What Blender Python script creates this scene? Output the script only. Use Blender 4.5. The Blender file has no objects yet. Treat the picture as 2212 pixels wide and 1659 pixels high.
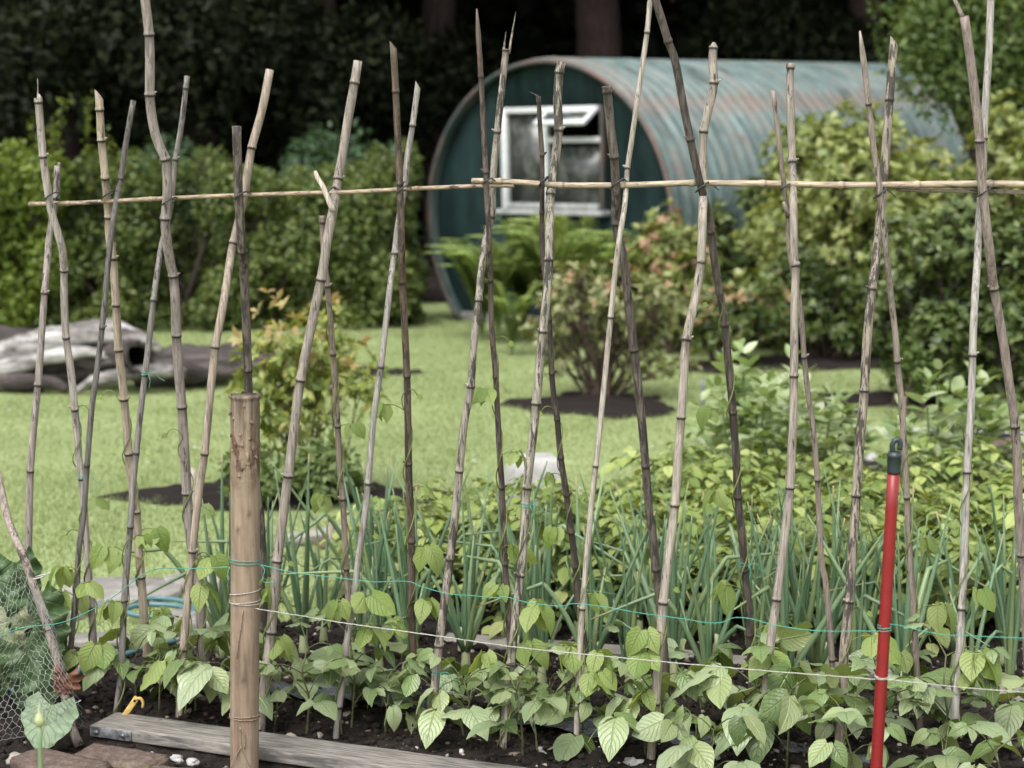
import bpy, math, random
import numpy as np
from mathutils import Vector, Matrix, noise as mnoise

random.seed(5)
rng = np.random.default_rng(11)
scene = bpy.context.scene
COL = scene.collection
R = math.radians

# ------------------------------------------------------------------ camera model
F = 3900.0; CX = 1106.0; CY = 829.5; CAMH = 1.55
PITCH = math.atan((CY - 300.0) / F)
SP, CP = math.sin(PITCH), math.cos(PITCH)

def P(px, py, d):
    """world point on the sight line through a photo point, d metres ahead"""
    u = (px - CX) / F; v = -(py - CY) / F
    y = CP + v * SP; z = -SP + v * CP
    k = d / y
    return np.array([u * k, d, CAMH + z * k])

def G(px, py, z=0.0):
    u = (px - CX) / F; v = -(py - CY) / F
    y = CP + v * SP; zz = -SP + v * CP
    k = (z - CAMH) / zz
    return np.array([u * k, y * k, z])

def XW(px, d):
    return (px - CX) / F * d

# tiles the photograph was read in
TS = 0.3418; BS = 0.3424
TILES = {'T1': (0, 0, TS), 'T2': (729.1, 0, TS), 'T3': (1458.1, 0, TS),
         'M1': (0, 540, TS), 'M2': (729.1, 540, TS), 'M3': (1458.1, 540, TS),
         'B1': (0, 1090.9, BS), 'B2': (729.1, 1090.9, BS), 'B3': (1458.1, 1090.9, BS)}

def trace(s):
    """'T1 240,618 272,985n M1 ...' -> [(px, py, isnode)]"""
    out = []; t = TILES['T1']
    for w in s.split():
        if w in TILES: t = TILES[w]; continue
        n = w.endswith('n'); w = w.rstrip('n')
        a, b = w.split(',')
        out.append((t[0] + float(a) * t[2], t[1] + float(b) * t[2], n))
    return out

# ------------------------------------------------------------------ mesh building
class Geo:
    def __init__(s):
        s.v = []; s.f = []; s.uv = []; s.at = []; s.n = 0; s.mi = []; s.cur = 0
    def add(s, v, faces, uv=None, at=None):
        v = np.asarray(v, float).reshape(-1, 3)
        if not isinstance(faces, (list, tuple)): faces = [faces]
        for f in faces:
            f = np.asarray(f, int)
            if f.ndim == 1: f = f[None, :]
            s.f.append(f + s.n); s.mi.append(np.full(len(f), s.cur))
        s.v.append(v)
        s.uv.append(np.zeros((len(v), 2)) if uv is None else np.asarray(uv, float))
        s.at.append(np.zeros(len(v)) if at is None else np.asarray(at, float))
        s.n += len(v)
    def build(s, name, mats, parent=None, loc=None, smooth=True):
        V = np.concatenate(s.v); UV = np.concatenate(s.uv); AT = np.concatenate(s.at)
        if loc is not None: V = V - np.asarray(loc, float)
        me = bpy.data.meshes.new(name)
        loops = np.concatenate([f.ravel() for f in s.f])
        sizes = np.concatenate([np.full(len(f), f.shape[1]) for f in s.f])
        starts = np.concatenate([[0], np.cumsum(sizes)[:-1]])
        me.vertices.add(len(V)); me.vertices.foreach_set('co', V.ravel())
        me.loops.add(len(loops)); me.loops.foreach_set('vertex_index', loops)
        me.polygons.add(len(sizes)); me.polygons.foreach_set('loop_start', starts)
        me.polygons.foreach_set('loop_total', sizes)
        me.polygons.foreach_set('material_index', np.concatenate(s.mi))
        if smooth: me.polygons.foreach_set('use_smooth', np.ones(len(sizes), bool))
        ul = me.uv_layers.new(name='UVMap')
        ul.data.foreach_set('uv', UV[loops].ravel())
        a = me.attributes.new('mark', 'FLOAT', 'POINT'); a.data.foreach_set('value', AT)
        me.update(calc_edges=True); me.validate()
        if not isinstance(mats, (list, tuple)): mats = [mats]
        for m in mats: me.materials.append(m)
        o = bpy.data.objects.new(name, me); COL.objects.link(o)
        if loc is not None: o.location = loc
        if parent is not None:
            o.parent = parent
        return o

def tag(o, label=None, cat=None, group=None, kind=None):
    if label: o['label'] = label
    if cat: o['category'] = cat
    if group: o['group'] = group
    if kind: o['kind'] = kind
    return o

def thing(name, label, cat, loc=(0, 0, 0), rz=0.0, group=None):
    o = bpy.data.objects.new(name, None); COL.objects.link(o)
    o.location = loc; o.rotation_euler = (0, 0, rz); o.empty_display_size = 0.05
    return tag(o, label, cat, group)

def dup(root, loc, rz, sc, label, group=None):
    r = root.copy(); COL.objects.link(r)
    r.location = loc; r.rotation_euler = (0, 0, rz); r.scale = (sc, sc, sc)
    r['label'] = label
    if group: r['group'] = group
    for ch in list(root.children):
        c = ch.copy(); COL.objects.link(c); c.parent = r
        for g in ch.children:
            d = g.copy(); COL.objects.link(d); d.parent = c
    return r

def nrm(a):
    a = np.asarray(a, float)
    return a / np.maximum(np.linalg.norm(a, axis=-1, keepdims=True), 1e-9)

def tube_into(g, pts, rad, sides=8, cap=True, slant=0.0, wob=0.0, mark=None, squash=1.0):
    pts = np.asarray(pts, float); n = len(pts)
    rad = np.full(n, rad, float) if np.isscalar(rad) else np.asarray(rad, float)
    tan = np.gradient(pts, axis=0); tan = nrm(tan)
    ref = np.array([0, 1.0, 0]) if abs(tan[0][1]) < 0.9 else np.array([1.0, 0, 0])
    fx = np.zeros((n, 3)); x = nrm(np.cross(tan[0], ref))
    for i in range(n):
        x = x - tan[i] * np.dot(x, tan[i]); x = x / max(np.linalg.norm(x), 1e-9); fx[i] = x
    fy = np.cross(tan, fx)
    a = np.linspace(0, 2 * math.pi, sides, endpoint=False)
    rr = rad[:, None] * (1 + (wob * rng.standard_normal((n, sides)) if wob else 0))
    V = pts[:, None, :] + (fx[:, None, :] * np.cos(a)[None, :, None] + fy[:, None, :] * np.sin(a)[None, :, None] * squash) * rr[:, :, None]
    if slant:
        V[-1] += tan[-1] * (np.cos(a) * rad[-1] * slant)[:, None]
    L = np.concatenate([[0], np.cumsum(np.linalg.norm(np.diff(pts, axis=0), axis=1))])
    UV = np.zeros((n, sides, 2)); UV[:, :, 0] = (a / (2 * math.pi))[None, :]; UV[:, :, 1] = L[:, None]
    i = np.arange(n - 1)[:, None] * sides; j = np.arange(sides)[None, :]; j2 = (j + 1) % sides
    q = np.stack([i + j, i + j2, i + sides + j2, i + sides + j], -1).reshape(-1, 4)
    fs = [q]
    at = np.zeros(n) if mark is None else np.asarray(mark, float)
    AT = np.repeat(at, sides)
    V = V.reshape(-1, 3); UV = UV.reshape(-1, 2)
    if cap:
        fs.append(np.arange(sides)[::-1][None, :]); fs.append((np.arange(sides) + (n - 1) * sides)[None, :])
    g.add(V, fs, UV, AT)

def tube(name, pts, rad, mat, parent=None, loc=None, sides=8, **k):
    g = Geo(); tube_into(g, pts, rad, sides, **k); return g.build(name, mat, parent, loc)

def smooth_path(ctrl, step=0.02):
    """Catmull-Rom through control points, resampled"""
    c = [np.asarray(p, float) for p in ctrl]
    if len(c) < 3:
        n = max(2, int(np.linalg.norm(c[1] - c[0]) / step)); t = np.linspace(0, 1, n)[:, None]
        return c[0] * (1 - t) + c[1] * t
    c = [2 * c[0] - c[1]] + c + [2 * c[-1] - c[-2]]
    out = []
    for i in range(1, len(c) - 2):
        p0, p1, p2, p3 = c[i - 1], c[i], c[i + 1], c[i + 2]
        n = max(2, int(np.linalg.norm(p2 - p1) / step))
        for k in range(n):
            t = k / n
            out.append(0.5 * ((2 * p1) + (-p0 + p2) * t + (2 * p0 - 5 * p1 + 4 * p2 - p3) * t * t + (-p0 + 3 * p1 - 3 * p2 + p3) * t ** 3))
    out.append(c[-2])
    return np.array(out)

def box_into(g, c, size, M=None, bev=0.0):
    """bevelled box with centre c, size, optional 3x3 frame"""
    sx, sy, sz = [s / 2 for s in size]
    b = min(bev, sx * .9, sy * .9, sz * .9)
    M = np.eye(3) if M is None else np.asarray(M)
    if b <= 0:
        v = np.array([[x, y, z] for x in (-sx, sx) for y in (-sy, sy) for z in (-sz, sz)])
        f = np.array([[0, 1, 3, 2], [4, 6, 7, 5], [0, 4, 5, 1], [2, 3, 7, 6], [0, 2, 6, 4], [1, 5, 7, 3]])
        g.add(v @ M.T + np.asarray(c), f); return
    import bmesh
    bm = bmesh.new(); bmesh.ops.create_cube(bm, size=1)
    for v in bm.verts: v.co = Vector((v.co.x * 2 * sx, v.co.y * 2 * sy, v.co.z * 2 * sz))
    bmesh.ops.bevel(bm, geom=bm.edges[:], offset=b, segments=2, affect='EDGES', profile=0.5)
    bm.verts.ensure_lookup_table()
    v = np.array([list(q.co) for q in bm.verts]); by = {}
    for f in bm.faces: by.setdefault(len(f.verts), []).append([q.index for q in f.verts])
    bm.free()
    g.add(v @ M.T + np.asarray(c), [np.array(x) for x in by.values()])

_tab = rng.random((256, 256))
def vnoise(x, y, s=1.0, o=0):
    x = np.asarray(x) / s + 37.3 * o; y = np.asarray(y) / s + 11.7 * o
    xi = np.floor(x).astype(int); yi = np.floor(y).astype(int); fx = x - xi; fy = y - yi
    fx = fx * fx * (3 - 2 * fx); fy = fy * fy * (3 - 2 * fy)
    a = _tab[xi % 256, yi % 256]; b = _tab[(xi + 1) % 256, yi % 256]
    c = _tab[xi % 256, (yi + 1) % 256]; d = _tab[(xi + 1) % 256, (yi + 1) % 256]
    return (a * (1 - fx) + b * fx) * (1 - fy) + (c * (1 - fx) + d * fx) * fy

# ------------------------------------------------------------------ materials
def newmat(name):
    m = bpy.data.materials.new(name); m.use_nodes = True
    nt = m.node_tree; nt.nodes.clear()
    out = nt.nodes.new('ShaderNodeOutputMaterial')
    return m, nt, out
def N(nt, t, **k):
    n = nt.nodes.new(t)
    for a, b in k.items():
        if a.startswith('_'): setattr(n, a[1:], b)
        else: n.inputs[a.replace('__', ' ')].default_value = b
    return n
def ramp(nt, stops, interp='LINEAR'):
    r = nt.nodes.new('ShaderNodeValToRGB'); e = r.color_ramp.elements; r.color_ramp.interpolation = interp
    while len(e) < len(stops): e.new(0.5)
    for el, (p, c) in zip(e, stops):
        el.position = p; el.color = (c[0], c[1], c[2], 1)
    return r
def mixc(nt, fac, a, b, mode='MIX'):
    m = nt.nodes.new('ShaderNodeMix'); m.data_type = 'RGBA'; m.blend_type = mode
    for sock, val in ((m.inputs[0], fac), (m.inputs[6], a), (m.inputs[7], b)):
        if hasattr(val, 'links'): nt.links.new(val, sock)
        elif isinstance(val, (int, float)): sock.default_value = val
        else: sock.default_value = (val[0], val[1], val[2], 1)
    return m.outputs[2]
def math_(nt, op, a, b=None, clamp=False):
    m = nt.nodes.new('ShaderNodeMath'); m.operation = op; m.use_clamp = clamp
    for s, val in ((m.inputs[0], a), (m.inputs[1], b)):
        if val is None: continue
        if hasattr(val, 'links'): nt.links.new(val, s)
        else: s.default_value = val
    return m.outputs[0]
def objnoise(nt, scale, detail=4, rough=.6, mapping=None, coord='Object'):
    tc = nt.nodes.new('ShaderNodeTexCoord'); src = tc.outputs[coord]
    if mapping:
        mp = nt.nodes.new('ShaderNodeMapping'); mp.inputs['Scale'].default_value = mapping
        nt.links.new(src, mp.inputs[0]); src = mp.outputs[0]
    n = N(nt, 'ShaderNodeTexNoise', Scale=scale, Detail=detail, Roughness=rough)
    nt.links.new(src, n.inputs['Vector'])
    return n.outputs['Fac']
def bump(nt, h, strength=.4, dist=.01):
    b = N(nt, 'ShaderNodeBump', Strength=strength, Distance=dist); nt.links.new(h, b.inputs['Height'])
    return b.outputs[0]

def leaf_mat(name, cols, rough=.5, transl=.35, tcol=None, veins=False, spec=.35, vcol=None, nscale=9, randobj=True, tip=None):
    """cols: stops along per-leaf randomness"""
    m, nt, out = newmat(name)
    geo = nt.nodes.new('ShaderNodeNewGeometry')
    r = ramp(nt, [(i / max(1, len(cols) - 1), c) for i, c in enumerate(cols)])
    nz = objnoise(nt, nscale, 3)
    f = math_(nt, 'ADD', math_(nt, 'MULTIPLY', geo.outputs['Random Per Island'], .85), math_(nt, 'MULTIPLY', nz, .5))
    f = math_(nt, 'SUBTRACT', f, .17, True)
    nt.links.new(f, r.inputs[0]); col = r.outputs[0]
    if randobj:
        oi = nt.nodes.new('ShaderNodeObjectInfo')
        hs = nt.nodes.new('ShaderNodeHueSaturation')
        v = math_(nt, 'ADD', math_(nt, 'MULTIPLY', oi.outputs['Random'], .3), .85)
        nt.links.new(v, hs.inputs['Value']); nt.links.new(col, hs.inputs['Color']); col = hs.outputs[0]
    if tip:
        at = nt.nodes.new('ShaderNodeAttribute'); at.attribute_name = 'mark'; col = mixc(nt, at.outputs['Fac'], col, tip)
    p = N(nt, 'ShaderNodeBsdfPrincipled', Roughness=rough)
    p.inputs['Specular IOR Level'].default_value = spec
    if veins:
        uv = nt.nodes.new('ShaderNodeTexCoord'); sp = nt.nodes.new('ShaderNodeSeparateXYZ'); nt.links.new(uv.outputs['UV'], sp.inputs[0])
        au = math_(nt, 'ABSOLUTE', math_(nt, 'SUBTRACT', sp.outputs[0], .5))
        mid = math_(nt, 'SUBTRACT', 1.0, math_(nt, 'MULTIPLY', au, 26), True)
        fr = math_(nt, 'FRACT', math_(nt, 'SUBTRACT', math_(nt, 'MULTIPLY', sp.outputs[1], 6.5), math_(nt, 'MULTIPLY', au, 5.0)))
        sv = math_(nt, 'SUBTRACT', 1.0, math_(nt, 'MULTIPLY', math_(nt, 'ABSOLUTE', math_(nt, 'SUBTRACT', fr, .5)), 7), True)
        vv = math_(nt, 'MAXIMUM', mid, math_(nt, 'MULTIPLY', sv, .5))
        fine = objnoise(nt, 120, 3)
        col = mixc(nt, math_(nt, 'MULTIPLY', vv, .6), col, vcol or (.28, .36, .14))
        hgt = math_(nt, 'ADD', math_(nt, 'MULTIPLY', fine, .5), math_(nt, 'MULTIPLY', vv, -.9))
        nt.links.new(bump(nt, hgt, .7, .005), p.inputs['Normal'])
    nt.links.new(col, p.inputs['Base Color'])
    t = nt.nodes.new('ShaderNodeBsdfTranslucent')
    tc = mixc(nt, 1.0, col, tcol or (1.5, 1.35, .45), 'MULTIPLY'); nt.links.new(tc, t.inputs[0])
    mx = nt.nodes.new('ShaderNodeMixShader'); mx.inputs[0].default_value = transl
    nt.links.new(p.outputs[0], mx.inputs[1]); nt.links.new(t.outputs[0], mx.inputs[2])
    nt.links.new(mx.outputs[0], out.inputs[0])
    return m

def plain(name, col, rough=.6, spec=.3, nscale=30, var=.25, mapping=None, bumpd=.002, bstr=.3, metal=0.0, col2=None):
    m, nt, out = newmat(name)
    nz = objnoise(nt, nscale, 5, .65, mapping)
    r = ramp(nt, [(.36, [c * (1 - var) for c in col]), (.64, col2 or [min(1, c * (1 + var)) for c in col])])
    nt.links.new(nz, r.inputs[0])
    p = N(nt, 'ShaderNodeBsdfPrincipled', Roughness=rough, Metallic=metal); p.inputs['Specular IOR Level'].default_value = spec
    nt.links.new(r.outputs[0], p.inputs['Base Color'])
    if bstr: nt.links.new(bump(nt, nz, bstr, bumpd), p.inputs['Normal'])
    nt.links.new(p.outputs[0], out.inputs[0])
    return m

def cane_mat(name, mapping, moss=False):
    m, nt, out = newmat(name)
    oi = nt.nodes.new('ShaderNodeObjectInfo')
    st = objnoise(nt, 1.0, 5, .7, mapping)                       # fine long streaks
    sp = objnoise(nt, 1.0, 4, .75, [mapping[0] * .62, mapping[1] * .62, mapping[2] * 1.7] if mapping[2] < mapping[0] else [mapping[0] * 1.7, mapping[1] * .62, mapping[2] * .62])
    big = objnoise(nt, 7, 3, .6)
    base = oi.outputs['Color']
    v = math_(nt, 'ADD', math_(nt, 'MULTIPLY', math_(nt, 'SUBTRACT', st, .5), 2.7), .98)
    cm = nt.nodes.new('ShaderNodeCombineColor')
    for i in range(3): nt.links.new(v, cm.inputs[i])
    col = mixc(nt, 1.0, base, cm.outputs[0], 'MULTIPLY')
    pale = math_(nt, 'MULTIPLY', math_(nt, 'SUBTRACT', big, .5), 2.4, True)
    col = mixc(nt, math_(nt, 'MULTIPLY', pale, .3), col, (.28, .24, .215))
    # dark weather patches: amount in the alpha of the object colour
    thr = math_(nt, 'SUBTRACT', .625, math_(nt, 'MULTIPLY', oi.outputs['Alpha'], .205))
    pt = math_(nt, 'MULTIPLY', math_(nt, 'SUBTRACT', math_(nt, 'ADD', math_(nt, 'MULTIPLY', sp, .72), math_(nt, 'MULTIPLY', big, .3)), thr), 34, True)
    col = mixc(nt, math_(nt, 'MULTIPLY', pt, .88), col, (.022, .018, .0155))
    gr = objnoise(nt, 1.0, 2, .5, [mapping[0] * .55, mapping[1] * .55, mapping[2] * .16] if mapping[2] < mapping[0] else [mapping[0] * .16, mapping[1] * .55, mapping[2] * .55])
    gl = math_(nt, 'SUBTRACT', 1.0, math_(nt, 'MULTIPLY', math_(nt, 'ABSOLUTE', math_(nt, 'SUBTRACT', gr, .56)), 34), True)     # drying cracks
    col = mixc(nt, math_(nt, 'MULTIPLY', gl, .55), col, (.02, .016, .013))
    at = nt.nodes.new('ShaderNodeAttribute'); at.attribute_name = 'mark'
    col = mixc(nt, math_(nt, 'MULTIPLY', at.outputs['Fac'], .95, True), col, (.022, .017, .014))
    p = N(nt, 'ShaderNodeBsdfPrincipled', Roughness=.62); p.inputs['Specular IOR Level'].default_value = .3
    nt.links.new(col, p.inputs['Base Color'])
    nt.links.new(bump(nt, st, .5, .002), p.inputs['Normal'])
    nt.links.new(p.outputs[0], out.inputs[0])
    return m

M = {}
M['cane'] = cane_mat('cane', (150, 150, 7))
M['barcane'] = cane_mat('barcane', (7, 150, 150))
M['bean'] = leaf_mat('bean_leaf', [(.04, .075, .016), (.09, .14, .038), (.155, .215, .085), (.215, .275, .15), (.235, .28, .125), (.285, .34, .225)], .33, .22, (1.45, 1.4, .35), True, .5)
M['vine_leaf'] = leaf_mat('vine_leaf', [(.14, .21, .05), (.21, .28, .075), (.26, .32, .115)], .45, .38, (1.3, 1.2, .4), True)
M['bean_stem'] = plain('bean_stem', (.075, .07, .035), .6, nscale=40, var=.5, col2=(.11, .13, .05))
M['vine'] = plain('vine_stem', (.10, .10, .035), .5, nscale=9, var=.6, col2=(.17, .2, .06))
M['onion'] = leaf_mat('onion_leaf', [(.075, .14, .065), (.12, .205, .11), (.165, .25, .14), (.20, .275, .13), (.26, .31, .11)], .33, .25, (1.2, 1.3, .5), spec=.55, nscale=5, tip=(.36, .27, .12))
M['onion_base'] = plain('onion_base', (.27, .30, .16), .4, .5, 30, .2)
M['potato'] = leaf_mat('potato_leaf', [(.05, .085, .016), (.115, .165, .034), (.205, .26, .065), (.315, .36, .125), (.38, .41, .17)], .36, .2, (1.4, 1.3, .35), True, nscale=5)
M['potato_stem'] = plain('potato_stem', (.09, .13, .04), .55)
M['broad'] = leaf_mat('broad_bean_leaf', [(.10, .155, .05), (.195, .26, .105), (.285, .345, .18), (.39, .43, .31)], .45, .3, (1.2, 1.25, .5))
M['hedge'] = leaf_mat('hedge_leaf', [(.022, .038, .009), (.055, .085, .018), (.105, .14, .035), (.175, .20, .065)], .5, .3, nscale=1.3)
M['hedge_bright'] = leaf_mat('bright_hedge_leaf', [(.05, .085, .013), (.11, .16, .022), (.19, .235, .04)], .5, .35, nscale=1.6)
M['fernery'] = leaf_mat('dark_shrub_leaf', [(.02, .045, .018), (.04, .08, .034), (.07, .12, .055)], .5, .25, nscale=1.5)
M['rhodo'] = leaf_mat('rhododendron_leaf', [(.055, .085, .018), (.125, .165, .036), (.19, .225, .06), (.26, .285, .10), (.33, .33, .16)], .42, .28, nscale=1.8, spec=.45)
M['rhodo_dark'] = leaf_mat('dark_rhododendron_leaf', [(.024, .045, .011), (.058, .092, .021), (.11, .152, .04), (.18, .215, .075)], .42, .25, nscale=1.8, spec=.45)
M['acer'] = leaf_mat('olive_leaf', [(.06, .08, .022), (.12, .145, .045), (.20, .215, .09), (.30, .28, .17)], .45, .25, nscale=4)
M['tips'] = leaf_mat('orange_tip_leaf', [(.26, .15, .09), (.32, .205, .13), (.30, .245, .10)], .5, .3, (1.3, 1, .7))
M['tips_soft'] = leaf_mat('peach_tip_leaf', [(.29, .20, .10), (.31, .25, .11), (.29, .27, .10)], .5, .35, (1.3, 1.1, .6))
M['pieris'] = leaf_mat('pieris_leaf', [(.075, .12, .025), (.14, .19, .045), (.225, .255, .07), (.30, .29, .10)], .42, .35, nscale=5)
M['herb'] = leaf_mat('blue_herb_leaf', [(.07, .115, .035), (.125, .175, .06), (.19, .24, .10)], .5, .25)
M['fern'] = leaf_mat('fern_leaf', [(.12, .19, .04), (.22, .30, .08), (.34, .40, .15)], .55, .35, nscale=2)
M['dark'] = leaf_mat('dark_wood_leaf', [(.0025, .0045, .0015), (.006, .010, .003), (.012, .0175, .0055), (.022, .025, .008)], .6, .15, nscale=.6, spec=.15)  # the wood's shade is put into this colour, darker than real leaves
M['mid_tree'] = leaf_mat('tree_leaf', [(.035, .065, .014), (.07, .11, .026), (.13, .175, .05)], .5, .35, nscale=1.2)
M['rhubarb'] = leaf_mat('rhubarb_leaf', [(.022, .05, .016), (.04, .075, .026), (.07, .11, .05)], .36, .1, (1.2, 1.2, .5), True, vcol=(.14, .18, .08))
M['rhubarb_pale'] = leaf_mat('pale_rhubarb_leaf', [(.17, .19, .10), (.22, .24, .14)], .45, .2, (1.2, 1.2, .5), True)
M['rhubarb_light'] = leaf_mat('light_rhubarb_leaf', [(.10, .15, .085), (.13, .185, .11), (.165, .21, .13)], .45, .15, (1.2, 1.2, .5), True, vcol=(.26, .29, .17))
M['dead'] = plain('withered_leaf', (.14, .06, .035), .7, nscale=25, var=.5, bumpd=.01, bstr=.8)
M['stalk'] = plain('rhubarb_stalk', (.16, .045, .03), .5, nscale=14, var=.5)
M['bark'] = plain('bark', (.055, .042, .034), .85, nscale=10, var=.5, mapping=(6, 6, 1), bumpd=.02, bstr=.8)
M['darkbark'] = plain('dark_bark', (.024, .014, .013), .9, nscale=6, var=.5, mapping=(5, 5, 1), bumpd=.02, bstr=.8)
M['twig'] = plain('twig', (.07, .05, .035), .8, nscale=30, var=.4)
M['zip'] = plain('black_cable_tie', (.02, .023, .026), .4, .5, 10, .2)
M['zipw'] = plain('white_cable_tie', (.40, .41, .40), .4, .5, 10, .1)
M['red'] = plain('red_pole_paint', (.175, .0085, .0115), .38, .45, 30, .1, bstr=.08)
M['cap'] = plain('black_plastic', (.014, .022, .026), .42, .5, 20, .3, bstr=.1)
M['stringg'] = plain('green_twine', (.06, .235, .18), .7, nscale=300, var=.3)
M['stringw'] = plain('white_string', (.30, .29, .265), .8, nscale=300, var=.35)
M['jute'] = plain('jute_twine', (.20, .15, .10), .85, nscale=300, var=.45)
M['wire'] = plain('galvanised_wire', (.24, .25, .245), .45, .5, 60, .2, metal=.5)
M['yellow'] = plain('yellow_plastic', (.42, .29, .085), .5, .4, 60, .25)
M['hose'] = plain('blue_green_hose', (.06, .135, .15), .4, .45, 40, .15, bstr=.1)
M['orange'] = plain('orange_plastic', (.36, .17, .06), .5, .4, 40, .2)
M['plank'] = plain('weathered_plank', (.155, .143, .128), .8, nscale=3, var=.55, mapping=(4, 60, 20), bumpd=.006, bstr=.8)
M['board'] = plain('pale_board', (.23, .212, .185), .8, nscale=4, var=.35, mapping=(4, 60, 20), bumpd=.004, bstr=.6)
M['steel'] = plain('dull_steel', (.10, .105, .11), .5, .5, 60, .5, metal=.4, col2=(.22, .23, .24))
M['sheet'] = plain('wet_black_sheet', (.03, .034, .039), .25, .6, 9, .55, mapping=(2, 20, 20), bumpd=.01, bstr=.6, col2=(.075, .083, .092))
M['slab'] = plain('paving_stone', (.185, .175, .16), .85, nscale=16, var=.25, bumpd=.006, bstr=.5)
M['concrete'] = plain('pale_concrete', (.30, .292, .28), .85, nscale=22, var=.15, bumpd=.004, bstr=.4)
M['stone'] = plain('pale_stone', (.25, .22, .185), .75, nscale=30, var=.35, bumpd=.005, bstr=.5)
M['white'] = plain('white_paint', (.46, .475, .475), .5, .4, 14, .1, bumpd=.002)
M['whitedirty'] = plain('dirty_white_paint', (.24, .245, .24), .6, .3, 9, .35)
M['black'] = plain('shade_black', (.01, .01, .01), .9, .1)  # near-black that paints the shade inside hollows
M['metalpost'] = plain('grey_steel_post', (.12, .13, .14), .5, .5, 20, .2)

# grimy glass: dark, glossy, with a grey bloom of dirt
def glass_mat():
    m, nt, out = newmat('grimy_glass')
    nz = objnoise(nt, 4.5, 4, .65, (1.3, 1.3, .9)); n2 = objnoise(nt, 22, 3)
    f = math_(nt, 'ADD', math_(nt, 'MULTIPLY', nz, .8), math_(nt, 'MULTIPLY', n2, .25))
    r = ramp(nt, [(.38, (.010, .012, .010)), (.52, (.035, .039, .034)), (.68, (.13, .137, .124))]); nt.links.new(f, r.inputs[0])
    p = N(nt, 'ShaderNodeBsdfPrincipled', Roughness=.28); p.inputs['Specular IOR Level'].default_value = .5
    nt.links.new(r.outputs[0], p.inputs['Base Color']); nt.links.new(p.outputs[0], out.inputs[0])
    return m
M['glass'] = glass_mat()

def roof_mat():
    m, nt, out = newmat('rusty_painted_tin')
    tc = nt.nodes.new('ShaderNodeTexCoord'); sp = nt.nodes.new('ShaderNodeSeparateXYZ'); nt.links.new(tc.outputs['UV'], sp.inputs[0])
    blot = objnoise(nt, 2.2, 5, .65); fine = objnoise(nt, 14, 4, .7)
    cmb = nt.nodes.new('ShaderNodeCombineXYZ')
    nt.links.new(math_(nt, 'MULTIPLY', sp.outputs[1], 9), cmb.inputs[0]); nt.links.new(math_(nt, 'MULTIPLY', sp.outputs[0], 2.2), cmb.inputs[1])
    stn = N(nt, 'ShaderNodeTexNoise', Scale=1.0, Detail=5, Roughness=.65); nt.links.new(cmb.outputs[0], stn.inputs['Vector'])
    r = ramp(nt, [(.38, (.028, .042, .040)), (.48, (.078, .116, .112)), (.58, (.145, .195, .186))])
    nt.links.new(math_(nt, 'ADD', math_(nt, 'MULTIPLY', stn.outputs['Fac'], .6), math_(nt, 'MULTIPLY', blot, .4)), r.inputs[0])
    rf = math_(nt, 'ADD', math_(nt, 'MULTIPLY', stn.outputs['Fac'], .75), math_(nt, 'MULTIPLY', fine, .3))
    rr = ramp(nt, [(.49, (0, 0, 0)), (.57, (1, 1, 1))]); nt.links.new(rf, rr.inputs[0])
    top = math_(nt, 'MULTIPLY', math_(nt, 'SUBTRACT', blot, .42), 5, True)
    rust = mixc(nt, fine, (.045, .028, .022), (.15, .10, .08))
    col = mixc(nt, math_(nt, 'MULTIPLY', math_(nt, 'MULTIPLY', rr.outputs[0], .85), top), r.outputs[0], rust)
    at = nt.nodes.new('ShaderNodeAttribute'); at.attribute_name = 'mark'
    col = mixc(nt, math_(nt, 'MULTIPLY', at.outputs['Fac'], math_(nt, 'ADD', math_(nt, 'MULTIPLY', blot, 1.4), -.15), True), col, (.15, .085, .066))
    p = N(nt, 'ShaderNodeBsdfPrincipled', Roughness=.5); p.inputs['Specular IOR Level'].default_value = .4
    nt.links.new(col, p.inputs['Base Color']); nt.links.new(p.outputs[0], out.inputs[0])
    return m
M['roof'] = roof_mat()
M['teal'] = plain('teal_wall_paint', (.0058, .0195, .0190), .7, .15, 3.0, .5, mapping=(2.5, 2.5, .7), bumpd=.004, bstr=.2, col2=(.010, .026, .025))
M['tealtrim'] = plain('teal_trim', (.035, .062, .062), .55, .35, 3, .3, col2=(.12, .075, .06))

def soil_mat(name, a, b, c):
    m, nt, out = newmat(name)
    n1 = objnoise(nt, 9, 6, .7); n2 = objnoise(nt, 75, 5, .75); n3 = objnoise(nt, 240, 3)
    f = math_(nt, 'ADD', math_(nt, 'MULTIPLY', n1, .4), math_(nt, 'MULTIPLY', n2, .6))
    r = ramp(nt, [(.36, a), (.52, b), (.72, c)]); nt.links.new(f, r.inputs[0])
    p = N(nt, 'ShaderNodeBsdfPrincipled', Roughness=.9); p.inputs['Specular IOR Level'].default_value = .2
    nt.links.new(r.outputs[0], p.inputs['Base Color'])
    h = math_(nt, 'ADD', n2, math_(nt, 'MULTIPLY', n3, .4))
    nt.links.new(bump(nt, h, .9, .012), p.inputs['Normal']); nt.links.new(p.outputs[0], out.inputs[0])
    return m
M['soil'] = soil_mat('soil', (.008, .006, .005), (.022, .0165, .0135), (.058, .045, .037))
M['mulch'] = soil_mat('mulch', (.008, .0055, .005), (.015, .0105, .009), (.026, .019, .016))
def pebble_mat():
    m, nt, out = newmat('pebbles')
    g = nt.nodes.new('ShaderNodeNewGeometry')
    r = ramp(nt, [(0, (.05, .037, .03)), (.3, (.11, .07, .05)), (.6, (.20, .165, .135)), (1, (.38, .355, .32))])
    nt.links.new(g.outputs['Random Per Island'], r.inputs[0])
    p = N(nt, 'ShaderNodeBsdfPrincipled', Roughness=.6); nt.links.new(r.outputs[0], p.inputs['Base Color']); nt.links.new(p.outputs[0], out.inputs[0])
    return m
M['pebble'] = pebble_mat()

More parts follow.
